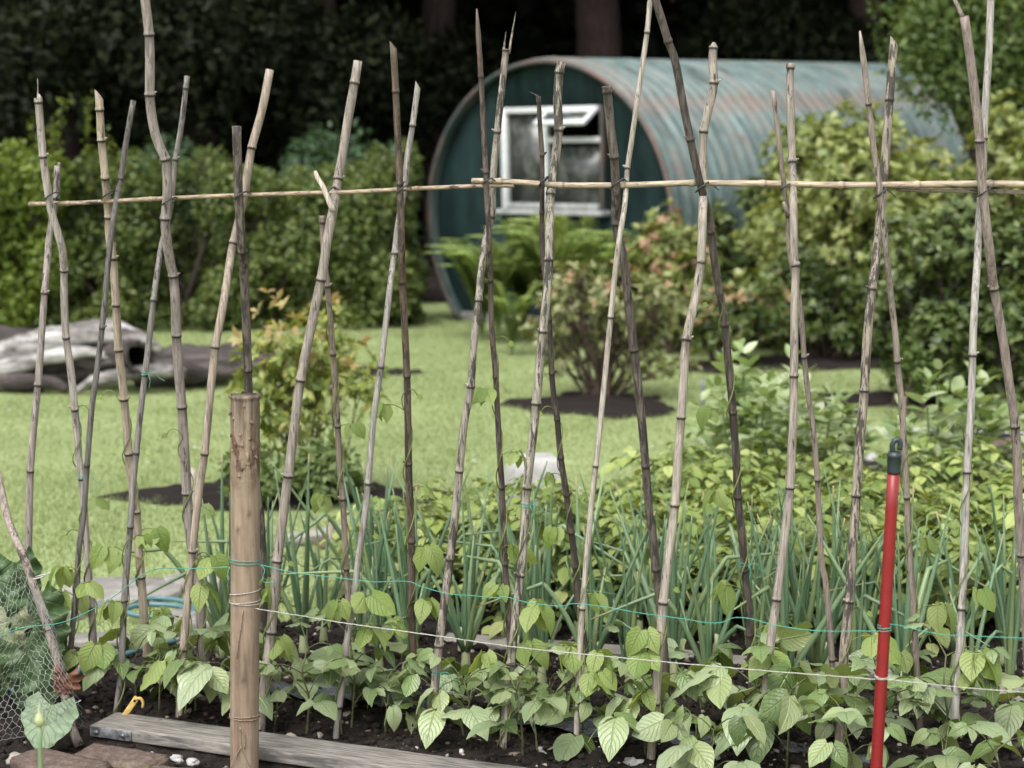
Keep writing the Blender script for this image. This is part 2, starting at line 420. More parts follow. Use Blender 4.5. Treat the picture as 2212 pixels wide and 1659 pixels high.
def lawn_mat(name, blades=False):
    m, nt, out = newmat(name)
    n1 = objnoise(nt, .9, 4, .6); n2 = objnoise(nt, 9, 4, .7); n3 = objnoise(nt, 60, 3)
    f = math_(nt, 'ADD', math_(nt, 'MULTIPLY', n1, .55), math_(nt, 'MULTIPLY', n2, .45))
    if blades:
        g = nt.nodes.new('ShaderNodeNewGeometry')
        f = math_(nt, 'ADD', math_(nt, 'MULTIPLY', f, .8), math_(nt, 'MULTIPLY', g.outputs['Random Per Island'], .2))
    r = ramp(nt, [(.30, (.165, .205, .084)), (.5, (.21, .255, .110)), (.72, (.258, .302, .145))]); nt.links.new(f, r.inputs[0])
    p = N(nt, 'ShaderNodeBsdfPrincipled', Roughness=.6); p.inputs['Specular IOR Level'].default_value = .25
    nt.links.new(r.outputs[0], p.inputs['Base Color'])
    if blades:
        t = nt.nodes.new('ShaderNodeBsdfTranslucent'); nt.links.new(mixc(nt, 1.0, r.outputs[0], (1.3, 1.25, .6), 'MULTIPLY'), t.inputs[0])
        mx = nt.nodes.new('ShaderNodeMixShader'); mx.inputs[0].default_value = .35
        nt.links.new(p.outputs[0], mx.inputs[1]); nt.links.new(t.outputs[0], mx.inputs[2]); nt.links.new(mx.outputs[0], out.inputs[0])
    else:
        nt.links.new(bump(nt, math_(nt, 'ADD', n2, math_(nt, 'MULTIPLY', n3, .6)), .7, .02), p.inputs['Normal'])
        nt.links.new(p.outputs[0], out.inputs[0])
    return m
M['lawn'] = lawn_mat('lawn'); M['blade'] = lawn_mat('grass_blade', True)

def post_mat():
    m, nt, out = newmat('stripped_softwood')
    st = objnoise(nt, 1.0, 5, .65, (70, 70, 5)); big = objnoise(nt, 1.0, 4, .6, (9, 9, 5)); fl = objnoise(nt, 1.0, 5, .72, (34, 34, 13))
    r = ramp(nt, [(.37, (.12, .084, .059)), (.5, (.205, .150, .108)), (.64, (.285, .222, .168))])
    nt.links.new(math_(nt, 'ADD', math_(nt, 'MULTIPLY', st, .5), math_(nt, 'MULTIPLY', big, .5)), r.inputs[0])
    tc = nt.nodes.new('ShaderNodeTexCoord'); sp = nt.nodes.new('ShaderNodeSeparateXYZ'); nt.links.new(tc.outputs['Object'], sp.inputs[0])
    hi = math_(nt, 'MULTIPLY', math_(nt, 'SUBTRACT', sp.outputs[2], .79), 9, True)            # frayed grey top end
    col = mixc(nt, math_(nt, 'MULTIPLY', hi, .7), r.outputs[0], mixc(nt, math_(nt, 'MULTIPLY', math_(nt, 'SUBTRACT', st, .36), 3.2, True), (.035, .024, .017), (.21, .168, .132)))
    band = math_(nt, 'MULTIPLY', math_(nt, 'SUBTRACT', .10, math_(nt, 'ABSOLUTE', math_(nt, 'SUBTRACT', sp.outputs[2], .80))), 14, True)
    pt = math_(nt, 'MULTIPLY', math_(nt, 'SUBTRACT', fl, .47), 12, True)
    col = mixc(nt, math_(nt, 'MULTIPLY', math_(nt, 'MULTIPLY', pt, band), .8), col, (.06, .032, .017))
    lo = math_(nt, 'MULTIPLY', math_(nt, 'SUBTRACT', math_(nt, 'ADD', big, fl), 1.17), 6, True)
    col = mixc(nt, math_(nt, 'MULTIPLY', lo, .7), col, (.085, .062, .047))
    at = nt.nodes.new('ShaderNodeAttribute'); at.attribute_name = 'mark'
    col = mixc(nt, math_(nt, 'MULTIPLY', at.outputs['Fac'], .85, True), col, (.05, .025, .012))
    p = N(nt, 'ShaderNodeBsdfPrincipled', Roughness=.75); p.inputs['Specular IOR Level'].default_value = .25
    nt.links.new(col, p.inputs['Base Color'])
    nt.links.new(bump(nt, math_(nt, 'ADD', st, math_(nt, 'MULTIPLY', math_(nt, 'MULTIPLY', fl, band), 2)), .7, .006), p.inputs['Normal'])
    nt.links.new(p.outputs[0], out.inputs[0]); return m
M['post'] = post_mat()

def log_mat(name, a, b, c):
    m, nt, out = newmat(name)
    st = objnoise(nt, 1.0, 6, .7, (2.2, 14, 14)); bg = objnoise(nt, 2.5, 4)
    r = ramp(nt, [(.41, a), (.5, b), (.60, c)]); nt.links.new(math_(nt, 'ADD', math_(nt, 'MULTIPLY', st, .6), math_(nt, 'MULTIPLY', bg, .4)), r.inputs[0])
    p = N(nt, 'ShaderNodeBsdfPrincipled', Roughness=.8); nt.links.new(r.outputs[0], p.inputs['Base Color'])
    nt.links.new(bump(nt, st, .8, .03), p.inputs['Normal']); nt.links.new(p.outputs[0], out.inputs[0]); return m
M['log'] = log_mat('bleached_log', (.02, .015, .013), (.17, .155, .147), (.42, .41, .40))
M['logdark'] = log_mat('dark_log', (.008, .0058, .0052), (.03, .022, .02), (.085, .07, .064))
def brick_mat():
    m, nt, out = newmat('old_brick')
    n = objnoise(nt, 14, 5, .7); n2 = objnoise(nt, 60, 4, .7); n3 = objnoise(nt, 9, 3)
    r = ramp(nt, [(.3, (.028, .018, .014)), (.5, (.085, .056, .043)), (.68, (.17, .135, .112))]); nt.links.new(math_(nt, 'ADD', math_(nt, 'MULTIPLY', n, .55), math_(nt, 'MULTIPLY', n2, .45)), r.inputs[0])
    mo = math_(nt, 'MULTIPLY', math_(nt, 'SUBTRACT', n3, .58), 9, True)
    col = mixc(nt, math_(nt, 'MULTIPLY', mo, .7), r.outputs[0], (.09, .10, .022))
    p = N(nt, 'ShaderNodeBsdfPrincipled', Roughness=.85); nt.links.new(col, p.inputs['Base Color'])
    nt.links.new(bump(nt, math_(nt, 'ADD', n, n2), .9, .008), p.inputs['Normal']); nt.links.new(p.outputs[0], out.inputs[0]); return m
M['brick'] = brick_mat()

# ------------------------------------------------------------------ leaf templates
def leaf_grid(nv=9, nu=5, width=.40, fold=.10, droop=.22, cord=.10, ripple=.02, peak=.36):
    """pointed heart-shaped leaf: origin at its base, tip along +Y, upper face +Z"""
    v = np.linspace(0, 1, nv); u = np.linspace(-1, 1, nu)
    w = width * (np.where(v < peak, np.sqrt(np.maximum(0, 1 - ((peak - v) / peak) ** 2 * .82)), (np.cos((v - peak) / (1 - peak) * math.pi / 2)) ** .95))
    w[-1] = 0.004
    U, Vv = np.meshgrid(u, v)
    X = U * w[:, None]
    Y = Vv - cord * np.abs(U) * (1 - Vv) ** 5 * 1.0
    Z = np.abs(U) * fold * w[:, None] / width - droop * Vv ** 2 - .06 * (U ** 2) * w[:, None] / width + ripple * np.sin(Vv * 17 + U * 5) * np.abs(U)
    V = np.stack([X, Y, Z], -1).reshape(-1, 3)
    UV = np.stack([(U + 1) / 2, Vv], -1).reshape(-1, 2)
    i = np.arange(nv - 1)[:, None] * nu; j = np.arange(nu - 1)[None, :]
    q = np.stack([i + j, i + j + 1, i + nu + j + 1, i + nu + j], -1).reshape(-1, 4)
    return V, q, UV
BEAN_T = [leaf_grid(), leaf_grid(droop=.4, fold=.16, width=.37), leaf_grid(droop=.1, fold=-.05, width=.43, ripple=.035), leaf_grid(droop=.55, fold=.05, width=.38)]
POT_T = leaf_grid(6, 3, .36, .12, .3, .04, 0)
BROAD_T = leaf_grid(6, 3, .25, .12, .15, 0, 0, .45)
SMALL_T = (np.array([[0, 0, 0], [-.23, .45, .05], [0, .5, 0], [.23, .45, .05], [0, 1, -.12]]),
           np.array([[0, 3, 2], [0, 2, 1], [2, 3, 4], [1, 2, 4]]), np.array([[.5, 0], [0, .45], [.5, .5], [1, .45], [.5, 1]]))
FERN_T = (np.array([[0, 0, 0], [-.15, .35, .03], [0, .5, 0], [.15, .35, .03], [0, 1, -.12]]), SMALL_T[1], SMALL_T[2])
ROUND_T = (np.array([[0, 0, 0], [-.36, .45, .06], [0, .5, 0], [.36, .45, .06], [0, 1, -.1]]), SMALL_T[1], SMALL_T[2])

def frames(d, up):
    y = nrm(d); x = nrm(np.cross(y, up)); z = np.cross(x, y)
    return np.stack([x, y, z], 1)            # rows

def place(g, T, pos, d, up, size):
    V, f, uv = T
    pos = np.asarray(pos, float).reshape(-1, 3); d = np.asarray(d, float).reshape(-1, 3); up = np.broadcast_to(np.asarray(up, float), d.shape)
    size = np.broadcast_to(np.asarray(size, float), (len(pos),))
    Fm = frames(d, up)
    W = np.einsum('vk,nkj->nvj', V, Fm) * size[:, None, None] + pos[:, None, :]
    n, k = len(pos), len(V)
    ff = (f[None] + (np.arange(n) * k)[:, None, None]).reshape(-1, f.shape[1])
    g.add(W.reshape(-1, 3), ff, np.tile(uv, (n, 1)))

def rdir(n):
    a = rng.standard_normal((n, 3)); return nrm(a)

# ------------------------------------------------------------------ world, light, camera
w = bpy.data.worlds.new('World'); scene.world = w; w.use_nodes = True
nt = w.node_tree; nt.nodes.clear()
wo = nt.nodes.new('ShaderNodeOutputWorld'); bg = nt.nodes.new('ShaderNodeBackground'); sky = nt.nodes.new('ShaderNodeTexSky')
SUN_EL, SUN_AZ = R(58), R(205)
sky.sky_type = 'NISHITA'; sky.sun_disc = False; sky.sun_elevation = SUN_EL; sky.sun_rotation = SUN_AZ
sky.air_density = 1.0; sky.dust_density = 3.0
hs = nt.nodes.new('ShaderNodeHueSaturation'); hs.inputs['Saturation'].default_value = .10
nt.links.new(sky.outputs[0], hs.inputs['Color']); nt.links.new(hs.outputs[0], bg.inputs[0]); nt.links.new(bg.outputs[0], wo.inputs[0])
bg.inputs[1].default_value = .15
sl = bpy.data.lights.new('sun', 'SUN'); sl.energy = 1.1; sl.angle = R(35); sl.color = (1, .97, .925)
so = bpy.data.objects.new('sun', sl); COL.objects.link(so)
sd = Vector((math.sin(SUN_AZ) * math.cos(SUN_EL), math.cos(SUN_AZ) * math.cos(SUN_EL), math.sin(SUN_EL)))
so.rotation_euler = sd.to_track_quat('Z', 'Y').to_euler(); so.location = (-4, -6, 12)
cam = bpy.data.cameras.new('camera'); co = bpy.data.objects.new('camera', cam); COL.objects.link(co)
co.location = (0, 0, CAMH); co.rotation_euler = (R(90) - PITCH, 0, 0)
cam.sensor_width = 36; cam.lens = 36 * F / 2212.0; cam.clip_end = 600; cam.clip_start = .05
cam.dof.use_dof = True; cam.dof.focus_distance = 4.42; cam.dof.aperture_fstop = 3.2; cam.dof.aperture_blades = 9
scene.camera = co
vs = scene.view_settings; vs.view_transform = 'Standard'; vs.look = 'None'; vs.gamma = 1; vs.exposure = EXPOSURE = 1.42
cy = scene.cycles; cy.use_denoising = True; cy.max_bounces = 6; cy.diffuse_bounces = 3; cy.glossy_bounces = 3
cy.transmission_bounces = 4; cy.transparent_max_bounces = 4; cy.caustics_reflective = False; cy.caustics_refractive = False
cy.use_adaptive_sampling = True; cy.adaptive_threshold = .02

# ------------------------------------------------------------------ ground
def soil_back(x):
    return np.interp(x, [-3, -1.35, -1.05, -.62, -.35, 0, .6, 1.2, 2.4, 3.2], [5.3, 5.3, 5.45, 5.75, 6.6, 6.8, 7.6, 8.5, 8.8, 8.8])
g = Geo()
n = 40; xs = np.concatenate([np.linspace(-150, -12, 12), np.linspace(-10, 12, 60), np.linspace(14, 150, 12)])
ys = np.concatenate([np.linspace(-6, 3, 6), np.linspace(3.5, 20, 70), np.linspace(22, 300, 20)])
Xg, Yg = np.meshgrid(xs, ys); Zg = (vnoise(Xg, Yg, 1.4) - .5) * .03 * (Yg < 40) - .12 * (Yg < soil_back(Xg) - .33) * (np.abs(Xg) < 3.4)
nx, ny = len(xs), len(ys)
i = np.arange(ny - 1)[:, None] * nx; j = np.arange(nx - 1)[None, :]
g.add(np.stack([Xg, Yg, Zg], -1).reshape(-1, 3), np.stack([i + j, i + j + 1, i + nx + j + 1, i + nx + j], -1).reshape(-1, 4))
tag(g.build('lawn', M['lawn']), 'mown pale green lawn with daisies around the plot', kind='structure')

def plank_line(x): return 4.545 - .394 * (x + 1.055)
g = Geo()
st = .014; xs = np.arange(-2.1, 2.9, st); ys = np.arange(3.4, 9.2, st * 1.15); Xg, Yg = np.meshgrid(xs, ys)
edge = np.clip((soil_back(Xg) + (vnoise(Xg, Yg, .25, 2) - .5) * .2 - Yg) / .12, -1, 1)
H = .004 + .022 * np.clip(edge, 0, 1) ** .5 + (vnoise(Xg, Yg, .19, 3) - .5) * .03 + (vnoise(Xg, Yg, .06, 4) - .5) * .022 + (vnoise(Xg, Yg, .025, 5) - .5) * .016
H = H - .04 * np.clip((plank_line(Xg) - Yg) / .05, 0, 1)
H = np.where(edge > 0, H, -.035)
nx, ny = len(xs), len(ys); i = np.arange(ny - 1)[:, None] * nx; j = np.arange(nx - 1)[None, :]
q = np.stack([i + j, i + j + 1, i + nx + j + 1, i + nx + j], -1).reshape(-1, 4)
keep = (edge.ravel()[q] > -.5).any(1)
g.add(np.stack([Xg, Yg, H], -1).reshape(-1, 3), q[keep])
tag(g.build('soil_bed', M['soil']), 'dark crumbly soil of the vegetable plot', kind='structure')
def soil_z(x, y):
    return .004 + .022 + (vnoise(x, y, .19, 3) - .5) * .03 + (vnoise(x, y, .06, 4) - .5) * .022 + (vnoise(x, y, .025, 5) - .5) * .016 - .04 * np.clip((plank_line(x) - y) / .05, 0, 1)

def on_plank(x, y):
    a = G(197, 1601); dr = nrm(np.array([.52, -.205, 0])); u = (x - a[0]) * dr[0] + (y - a[1]) * dr[1]; v = -(x - a[0]) * dr[1] + (y - a[1]) * dr[0]
    return (u > -.01) & (u < 1.22) & (v > -.012) & (v < .13)
def rocks_into(g, pos, size, flat=.7, wob=.22, q=None):
    t = (1 + 5 ** .5) / 2
    ico = nrm(np.array([[-1, t, 0], [1, t, 0], [-1, -t, 0], [1, -t, 0], [0, -1, t], [0, 1, t], [0, -1, -t], [0, 1, -t], [t, 0, -1], [t, 0, 1], [-t, 0, -1], [-t, 0, 1]]))
    fc = np.array([[0, 11, 5], [0, 5, 1], [0, 1, 7], [0, 7, 10], [0, 10, 11], [1, 5, 9], [5, 11, 4], [11, 10, 2], [10, 7, 6], [7, 1, 8], [3, 9, 4], [3, 4, 2], [3, 2, 6], [3, 6, 8], [3, 8, 9], [4, 9, 5], [2, 4, 11], [6, 2, 10], [8, 6, 7], [9, 8, 1]])
    n = len(pos); V = ico[None] * (1 + wob * rng.standard_normal((n, 12, 1)))
    Q = frames(rdir(n), rdir(n)); V = np.einsum('nvk,nkj->nvj', V, Q) * np.array([1, 1, flat])
    s = rng.uniform(.6, 1.3, (n, 1, 3)); V = V * s * np.asarray(size)[:, None, None] + np.asarray(pos)[:, None, :]
    g.add(V.reshape(-1, 3), (fc[None] + (np.arange(n) * 12)[:, None, None]).reshape(-1, 3))

nC = 15000
yy = 3.75 + 2.2 * rng.random(nC) ** 1.15; xx = rng.uniform(-.36, .36, nC) * yy
ok = (yy < soil_back(xx) - .05) & ~on_plank(xx, yy); xx, yy = xx[ok], yy[ok]
sz = np.abs(rng.normal(0, .0052, len(xx))) + .0025
g = Geo(); rocks_into(g, np.stack([xx, yy, soil_z(xx, yy) + sz * .3], 1), sz, .8, .3)
tag(g.build('soil_clods', M['soil'], smooth=False), 'loose dark crumbs of soil on the bed', kind='stuff')
nC = 3600
yy = 3.75 + 2.6 * rng.random(nC); xx = rng.uniform(-.36, .36, nC) * yy
ok = (yy < soil_back(xx) - .03) & ~on_plank(xx, yy); xx, yy = xx[ok], yy[ok]
sz = rng.gamma(1.6, .0022, len(xx)) + .0014
g = Geo(); rocks_into(g, np.stack([xx, yy, soil_z(xx, yy) + sz * .25], 1), sz, .65, .18)
tag(g.build('pebbles', M['pebble']), 'small pale pebbles and chips in the soil', kind='stuff')

# grass blades on the lawn
nB = 270000
yy = 5.2 * np.exp(rng.random(nB) * math.log(16.0 / 5.2)); xx = rng.uniform(-.43, .43, nB) * yy
ok = (yy > soil_back(xx) - .04 + rng.normal(0, .03, nB)); xx, yy = xx[ok], yy[ok]; n = len(xx)
hgt = rng.uniform(.008, .021, n) * (1 + .4 * (vnoise(xx, yy, .5, 8) > .6)); wd = .0022 * (yy / 5.5)
ang = rng.uniform(0, 2 * math.pi, n); lean = rng.normal(0, .5, (n, 2)) * hgt[:, None]
z0 = (vnoise(xx, yy, 1.4) - .5) * .03 - .006
V = np.zeros((n, 3, 3)); V[:, 0] = np.stack([xx - np.cos(ang) * wd, yy - np.sin(ang) * wd, z0], 1); V[:, 1] = np.stack([xx + np.cos(ang) * wd, yy + np.sin(ang) * wd, z0], 1)
V[:, 2] = np.stack([xx + lean[:, 0], yy + lean[:, 1], z0 + hgt + .006], 1)
g = Geo(); g.add(V.reshape(-1, 3), np.arange(n * 3).reshape(-1, 3))
tag(g.build('lawn_grass', M['blade']), 'short grass blades over the lawn', kind='stuff')
# daisies
nD = 620
yy = rng.uniform(5.6, 13.5, nD); xx = rng.uniform(-.31, .31, nD) * yy
ok = (yy > soil_back(xx) + .05) & (vnoise(xx, yy, .9, 9) + .25 * rng.random(nD) > .55); xx, yy = xx[ok], yy[ok]
g = Geo(); a = np.linspace(0, 2 * math.pi, 8, endpoint=False)
for x, y in zip(xx, yy):
    r0 = random.uniform(.006, .011); c = np.array([x, y, random.uniform(.02, .035)])
    tl = np.array([random.uniform(-.4, .4), random.uniform(-.6, .2)])
    ring = np.stack([np.cos(a) * r0, np.sin(a) * r0, np.cos(a) * r0 * tl[0] + np.sin(a) * r0 * tl[1] + .002], 1) + c
    g.add(np.vstack([c, ring]), np.array([[0, k + 1, (k + 1) % 8 + 1] for k in range(8)]))
tag(g.build('daisies', M['white']), 'white daisies scattered over the lawn', kind='stuff')

# mulch beds under the shrubs
def mulch(px, py, rx, ry, seed):
    c = G(px, py); g = Geo(); nr, na = 10, 48
    for_r = np.linspace(0, 1, nr); aa = np.linspace(0, 2 * math.pi, na, endpoint=False)
    RR, AA = np.meshgrid(for_r, aa, indexing='ij')
    k = 1 + .30 * (vnoise(np.cos(AA) * 2 + 9, np.sin(AA) * 2 + 9, .8, seed) - .5) * 2 + .22 * (vnoise(np.cos(AA) * 2 + 9, np.sin(AA) * 2 + 9, .22, seed + 5) - .5)
    X = c[0] + RR * rx * k * np.cos(AA); Y = c[1] + RR * ry * k * np.sin(AA)
    Z = .03 * (1 - RR ** 2) + .012 + (vnoise(X, Y, .06, seed) - .5) * .03 - .03 * (RR > .97)
    i = np.arange(nr - 1)[:, None] * na; j = np.arange(na)[None, :]; j2 = (j + 1) % na
    g.add(np.stack([X, Y, Z], -1).reshape(-1, 3), np.stack([i + j, i + na + j, i + na + j2, i + j2], -1).reshape(-1, 4))
    tag(g.build('mulch_bed', M['mulch']), 'dark mulched bed cut in the lawn', kind='structure')
mulch(1290, 876, .52, .40, 1); mulch(1830, 790, 1.15, .42, 2); mulch(1990, 868, .75, .38, 3); mulch(600, 1072, .72, .42, 4)
mulch(1560, 803, .35, .22, 5); mulch(2190, 960, .5, .35, 6); mulch(1600, 742, 1.3, .5, 7); mulch(760, 808, .5, .14, 8)

# ------------------------------------------------------------------ bean row canes
def d_front(px, off=0.0):
    """depth of the front line of feet (the row runs away to the left)"""
    d = 4.4
    for _ in range(4):
        x = XW(px, d); d = 4.39 - (.29 if x < 0 else .13) * x + off
    return d
SPAN = .25
LG = (.34, .29, .26); LP = (.47, .415, .37); BR = (.27, .215, .17); DK = (.13, .105, .088); GY = (.25, .23, .21); CK = .60
CANES = [
 # id, row, trace, width top/bottom (tile px), end, colour, dark amount, crossing py, label
 ('1a', 'b', 'T1 240,618 243,640n 272,985n 300,1190 322,1330 360,1450 400,1600 M1 400,70 406,125n 405,300 418,550n 450,780 472,1005n 490,1180 500,1350 517,1440n B1 545,250 575,640n 598,945n 620,1120', 50, 48, 'flare', LP, .05, 560, 'pale grooved cane with a bend, front cane of the leftmost pair'),
 ('1b', 'f', 'T1 362,1050 355,1250n 330,1380 305,1550 M1 305,0 282,270n 262,550 240,850n 215,1100 192,1395n B1 185,0 178,300 165,700 150,1200', 42, 52, 'split', LG, .25, 560, 'straight grey cane with a broken stub top, leftmost foot in the row'),
 ('2a', 'f', 'T1 843,635 800,880 762,1130n 730,1300 690,1600 M1 665,300 645,490n 615,750 580,1000 550,1360n 530,1659 B1 495,300 485,530n 460,750 440,1000 425,1250', 36, 40, 'flat', GY, .42, 420, 'thin dark grey split cane leaning right in the second pair from left'),
 ('2b', 'b', 'T1 625,598 630,690n 641,885n 665,1120n 680,1300 687,1370n 690,1500 M1 714,50n 733,345n 750,630n 785,940n 812,1285n 835,1500 B1 860,40n 872,250 890,450n 908,700 930,950n 950,1110', 50, 58, 'slant', (.47, .385, .29), .03, 420, 'smooth tan cane with an angled top in the second pair from left'),
 ('3a', 'b', 'T1 905,-120 917,0 942,215n 948,400 947,595n 957,720 990,880 1045,1005n 1058,1130 1055,1280 1045,1380n 1050,1480 1075,1659 M1 1095,160n 1110,350 1115,538n 1130,780 1149,990n 1165,1250 1182,1535n B1 1200,200 1252,490n 1265,700 1290,1000', 60, 66, 'flat', LG, .12, 560, 'thick wavy grey cane with a double kink, tallest on the left'),
 ('3b', 'f', 'T1 1182,480 1175,555n 1145,800 1109,1005n 1095,1130 1080,1300 1030,1520 M1 1015,0 970,315n 945,550 917,785n 885,1050 862,1280n 840,1500 B1 822,135n 800,400 785,600n 775,800 765,1045n 750,1180 730,1350', 34, 46, 'flat', GY, .35, 560, 'thin weathered grey cane tied behind the thick wavy cane'),
 ('4a', 'f', 'T1 1705,440 1660,680 1592,930n 1560,1120 1530,1300 1475,1530n M1 1465,0 1410,350 1362,610n 1330,900 1293,1285n 1260,1500 B1 1215,290n 1190,550 1157,910n 1140,1150 1130,1370', 52, 50, 'flat', (.40, .325, .26), .08, 560, 'pinkish tan straight cane leaning right, foot left of the wooden post'),
 ('4b', 'b', 'T1 1495,798 1500,1000 1508,1250 1525,1500 1532,1585n M1 1545,200 1555,450 1567,760n 1572,900 1590,1250 B1 1640,50 1660,400 1668,780n 1672,1050', 58, 50, 'flat', (.27, .22, .18), .62, 560, 'blackened short cane rising behind the wooden post'),
 ('5a', 'f', 'T2 130,385 108,520n 65,760 35,960 4,1128n T1 2110,1300 2070,1500 M1 2060,0 2030,185n 1980,420 1900,820n 1860,1130 1822,1425n B1 1795,0 1750,350n 1710,800n 1680,1050 1660,1205n 1640,1440', 56, 66, 'flat', (.36, .31, .265), .22, 420, 'thick speckled cane leaning right, just right of the wooden post'),
 ('5b', 'b', 'T1 2035,1365 2037,1400n 2040,1500 2052,1659 M1 2070,225n 2085,400 2105,655n 2120,900 2135,1110n 2145,1350 2165,1570n B1 2165,0 2185,400n 2205,700 2224,1000 2240,1290', 36, 42, 'flare', (.30, .24, .19), .22, 420, 'short brown cane ending below the bar behind the thick speckled cane'),
 ('6a', 'f', 'T2 508,535 475,790n 440,1000 425,1180 385,1400 M2 360,20n 330,250 275,735n 230,1050 193,1472n 175,1659 B2 130,350 105,580n 60,850 35,1100 10,1270n -14,1515', 36, 44, 'slant', (.37, .34, .31), .25, 560, 'thin pale grey cane leaning right, left of the hut'),
 ('6b', 'b', 'T2 352,285 368,575n 380,850 394,1160n 400,1350 M2 405,0 410,200n 425,500 439,795n 445,1100 449,1350n 460,1659 B2 467,230n 468,600 475,950 495,1200 500,1370', 42, 50, 'slant', (.24, .17, .125), .5, 560, 'dark brown ribbed upright cane left of the hut'),
 ('7a', 'f', 'T2 1065,312n 1010,832n 985,1100 975,1365n 950,1450 915,1659 M2 893,315n 860,600 842,860n 800,1100 770,1395n 745,1659 B2 710,340n 670,650 640,885n 605,1250 595,1380n 560,1610', 42, 58, 'splinter', (.36, .32, .265), .58, 560, 'mottled grey cane with a splintered tip at the hut left side'),
 ('7b', 'b', 'T2 880,55 895,300 906,480n 920,750 936,1085n 945,1300 955,1420 M2 960,0 967,190n 975,500 1000,800n 1010,1000 1025,1300 1040,1500n B2 1040,0 1057,370n 1077,680 1100,1100 1125,1440', 32, 42, 'point', (.23, .17, .15), .40, 560, 'thin dark purple brown cane with a sharp pointed tip at the hut left side'),
 ('8a', 'f', 'T2 1415,392 1402,455n 1390,640 1397,818n 1370,1050 1347,1222n 1338,1450 M2 1337,58n 1325,250 1298,512n 1275,750 1256,967n 1225,1250 1197,1500n B2 1170,250 1155,440n 1125,700 1093,1000n 1060,1300 1040,1590', 56, 56, 'flat', (.38, .345, .28), .62, 420, 'thick blotched cane standing in front of the hut window'),
 ('8b', 'b', 'T2 1270,610 1272,640n 1280,800 1293,978n 1293,1200 1292,1342n 1295,1600 M2 1305,100 1338,440n 1354,777n 1370,950 1388,1067n 1411,1312n 1447,1547n B2 1475,170n 1502,390n 1520,620 1560,900 1582,1200 1603,1480', 28, 50, 'flare', (.17, .13, .11), .55, 420, 'thin dark cane with a stub twig top in front of the hut window'),
 ('9a', 'f', 'T2 1990,-120 1975,0 1957,200n 1910,520 1850,950 1832,1060n 1815,1300 1775,1550 M2 1735,330 1727,420n 1690,800 1660,1100 1632,1360n 1600,1659 B2 1575,300 1545,650n 1530,900 1515,1250 1500,1690', 32, 40, 'flat', (.46, .41, .345), .12, 420, 'thin very pale cane leaning far right past the hut window'),
 ('9b', 'b', 'T2 1703,545 1705,580n 1730,850 1748,990n 1760,1200 1759,1410n 1785,1550 M2 1805,30 1830,250 1872,632n 1900,850 1930,1150 1947,1365n 1970,1659 B2 1990,200 2012,405n 2035,650 2060,900 2090,1320', 58, 50, 'flare', (.22, .175, .15), .42, 420, 'dark blunt topped cane with a long split, right of the hut window'),
 ('10a', 'f', 'T3 245,268 244,297n 236,400 247,520n 215,680 181,828n 175,1000 180,1180 175,1350 165,1659 M3 167,70n 130,300 73,560n 55,800 39,1055n 20,1300 0,1610n B2 2090,300 2055,612n 2030,900 2005,1247n 1985,1500 1972,1690', 54, 60, 'point2', (.42, .365, .305), .22, 420, 'crooked pale cane with a rounded tip in front of the hut roof'),
 ('10b', 'b', 'T3 -165,-110 -123,0 -43,260n 0,380 60,700 97,880n 145,1100 170,1200 210,1350 228,1468n 250,1659 M3 280,250 315,472n 335,700 355,900 366,1027n 385,1300 398,1560n B3 430,280 440,412n 460,600 472,818n 490,1200 515,1510', 50, 50, 'flat', (.17, .135, .115), .5, 420, 'long dark cane leaning left across the hut roof'),
 ('11a', 'f', 'T3 730,402 730,425n 728,600 741,1018n 748,1300 755,1659 M3 763,92n 755,400 752,792n 745,1100 727,1500n B3 715,0 680,300 642,592n 600,900 567,1252n 540,1500 522,1690', 48, 62, 'flare', (.37, .32, .27), .2, 420, 'straight cane with a flared knuckle top, right of the hut roof middle'),
 ('11b', 'b', 'T3 618,572 640,750 670,1000 700,1280 714,1360n 725,1600 M3 790,350 816,672n 840,900 870,1100 900,1450n B3 905,0 925,372 945,450 975,750 990,972n 1005,1200 1015,1330', 30, 42, 'flat', (.33, .265, .225), .18, 420, 'thin reddish cane with a broken side stub, beside the flared top cane'),
 ('12a', 'b', 'T3 1168,195 1200,450 1223,652n 1250,900 1280,1100 1300,1250 1320,1450 M3 1335,0 1365,300 1395,550 1404,700n 1430,950 1445,1200 1465,1560n B3 1480,300 1500,560 1510,770n 1530,1150 1545,1400 1555,1600', 38, 44, 'point', (.34, .28, .24), .12, 560, 'slim pointed cane leaning left, just left of the red pole top'),
 ('12b', 'f', 'T3 1385,265 1355,628n 1340,850 1320,1100 1300,1350 1268,1650 M3 1246,242n 1215,550 1197,885n 1165,1250 1146,1550n B3 1115,350 1099,605n 1070,900 1051,1260n 1030,1580', 54, 66, 'slant', (.36, .305, .245), .60, 560, 'thick black blotched cane leaning right, left of the red pole'),
 ('13a', 'b', 'T3 1828,105 1870,400 1925,860 1927,887n 1935,1100 1960,1350 1990,1600 M3 2015,240n 2070,550 2120,900 2150,1112n 2165,1400 B3 2165,0 2187,310n 2215,800', 58, 62, 'broken', (.32, .255, .225), .14, 560, 'thick cane with a snapped top flap, rightmost in the row'),
 ('13b', 'f', 'T3 2000,-110 1995,0 1985,300 1960,700 1952,870n 1945,1100 1920,1400 M3 1915,0 1890,400 1881,660n 1870,1000 1845,1400n B3 1825,300 1810,650n 1785,1050 1760,1400 1738,1690', 46, 52, 'flat', (.42, .39, .355), .1, 560, 'pale silver grey cane leaning right, beside the rightmost cane'),
]
CPATH = {}
def foot_y(d): return CY + F * math.tan(math.atan(CAMH / d) - PITCH)
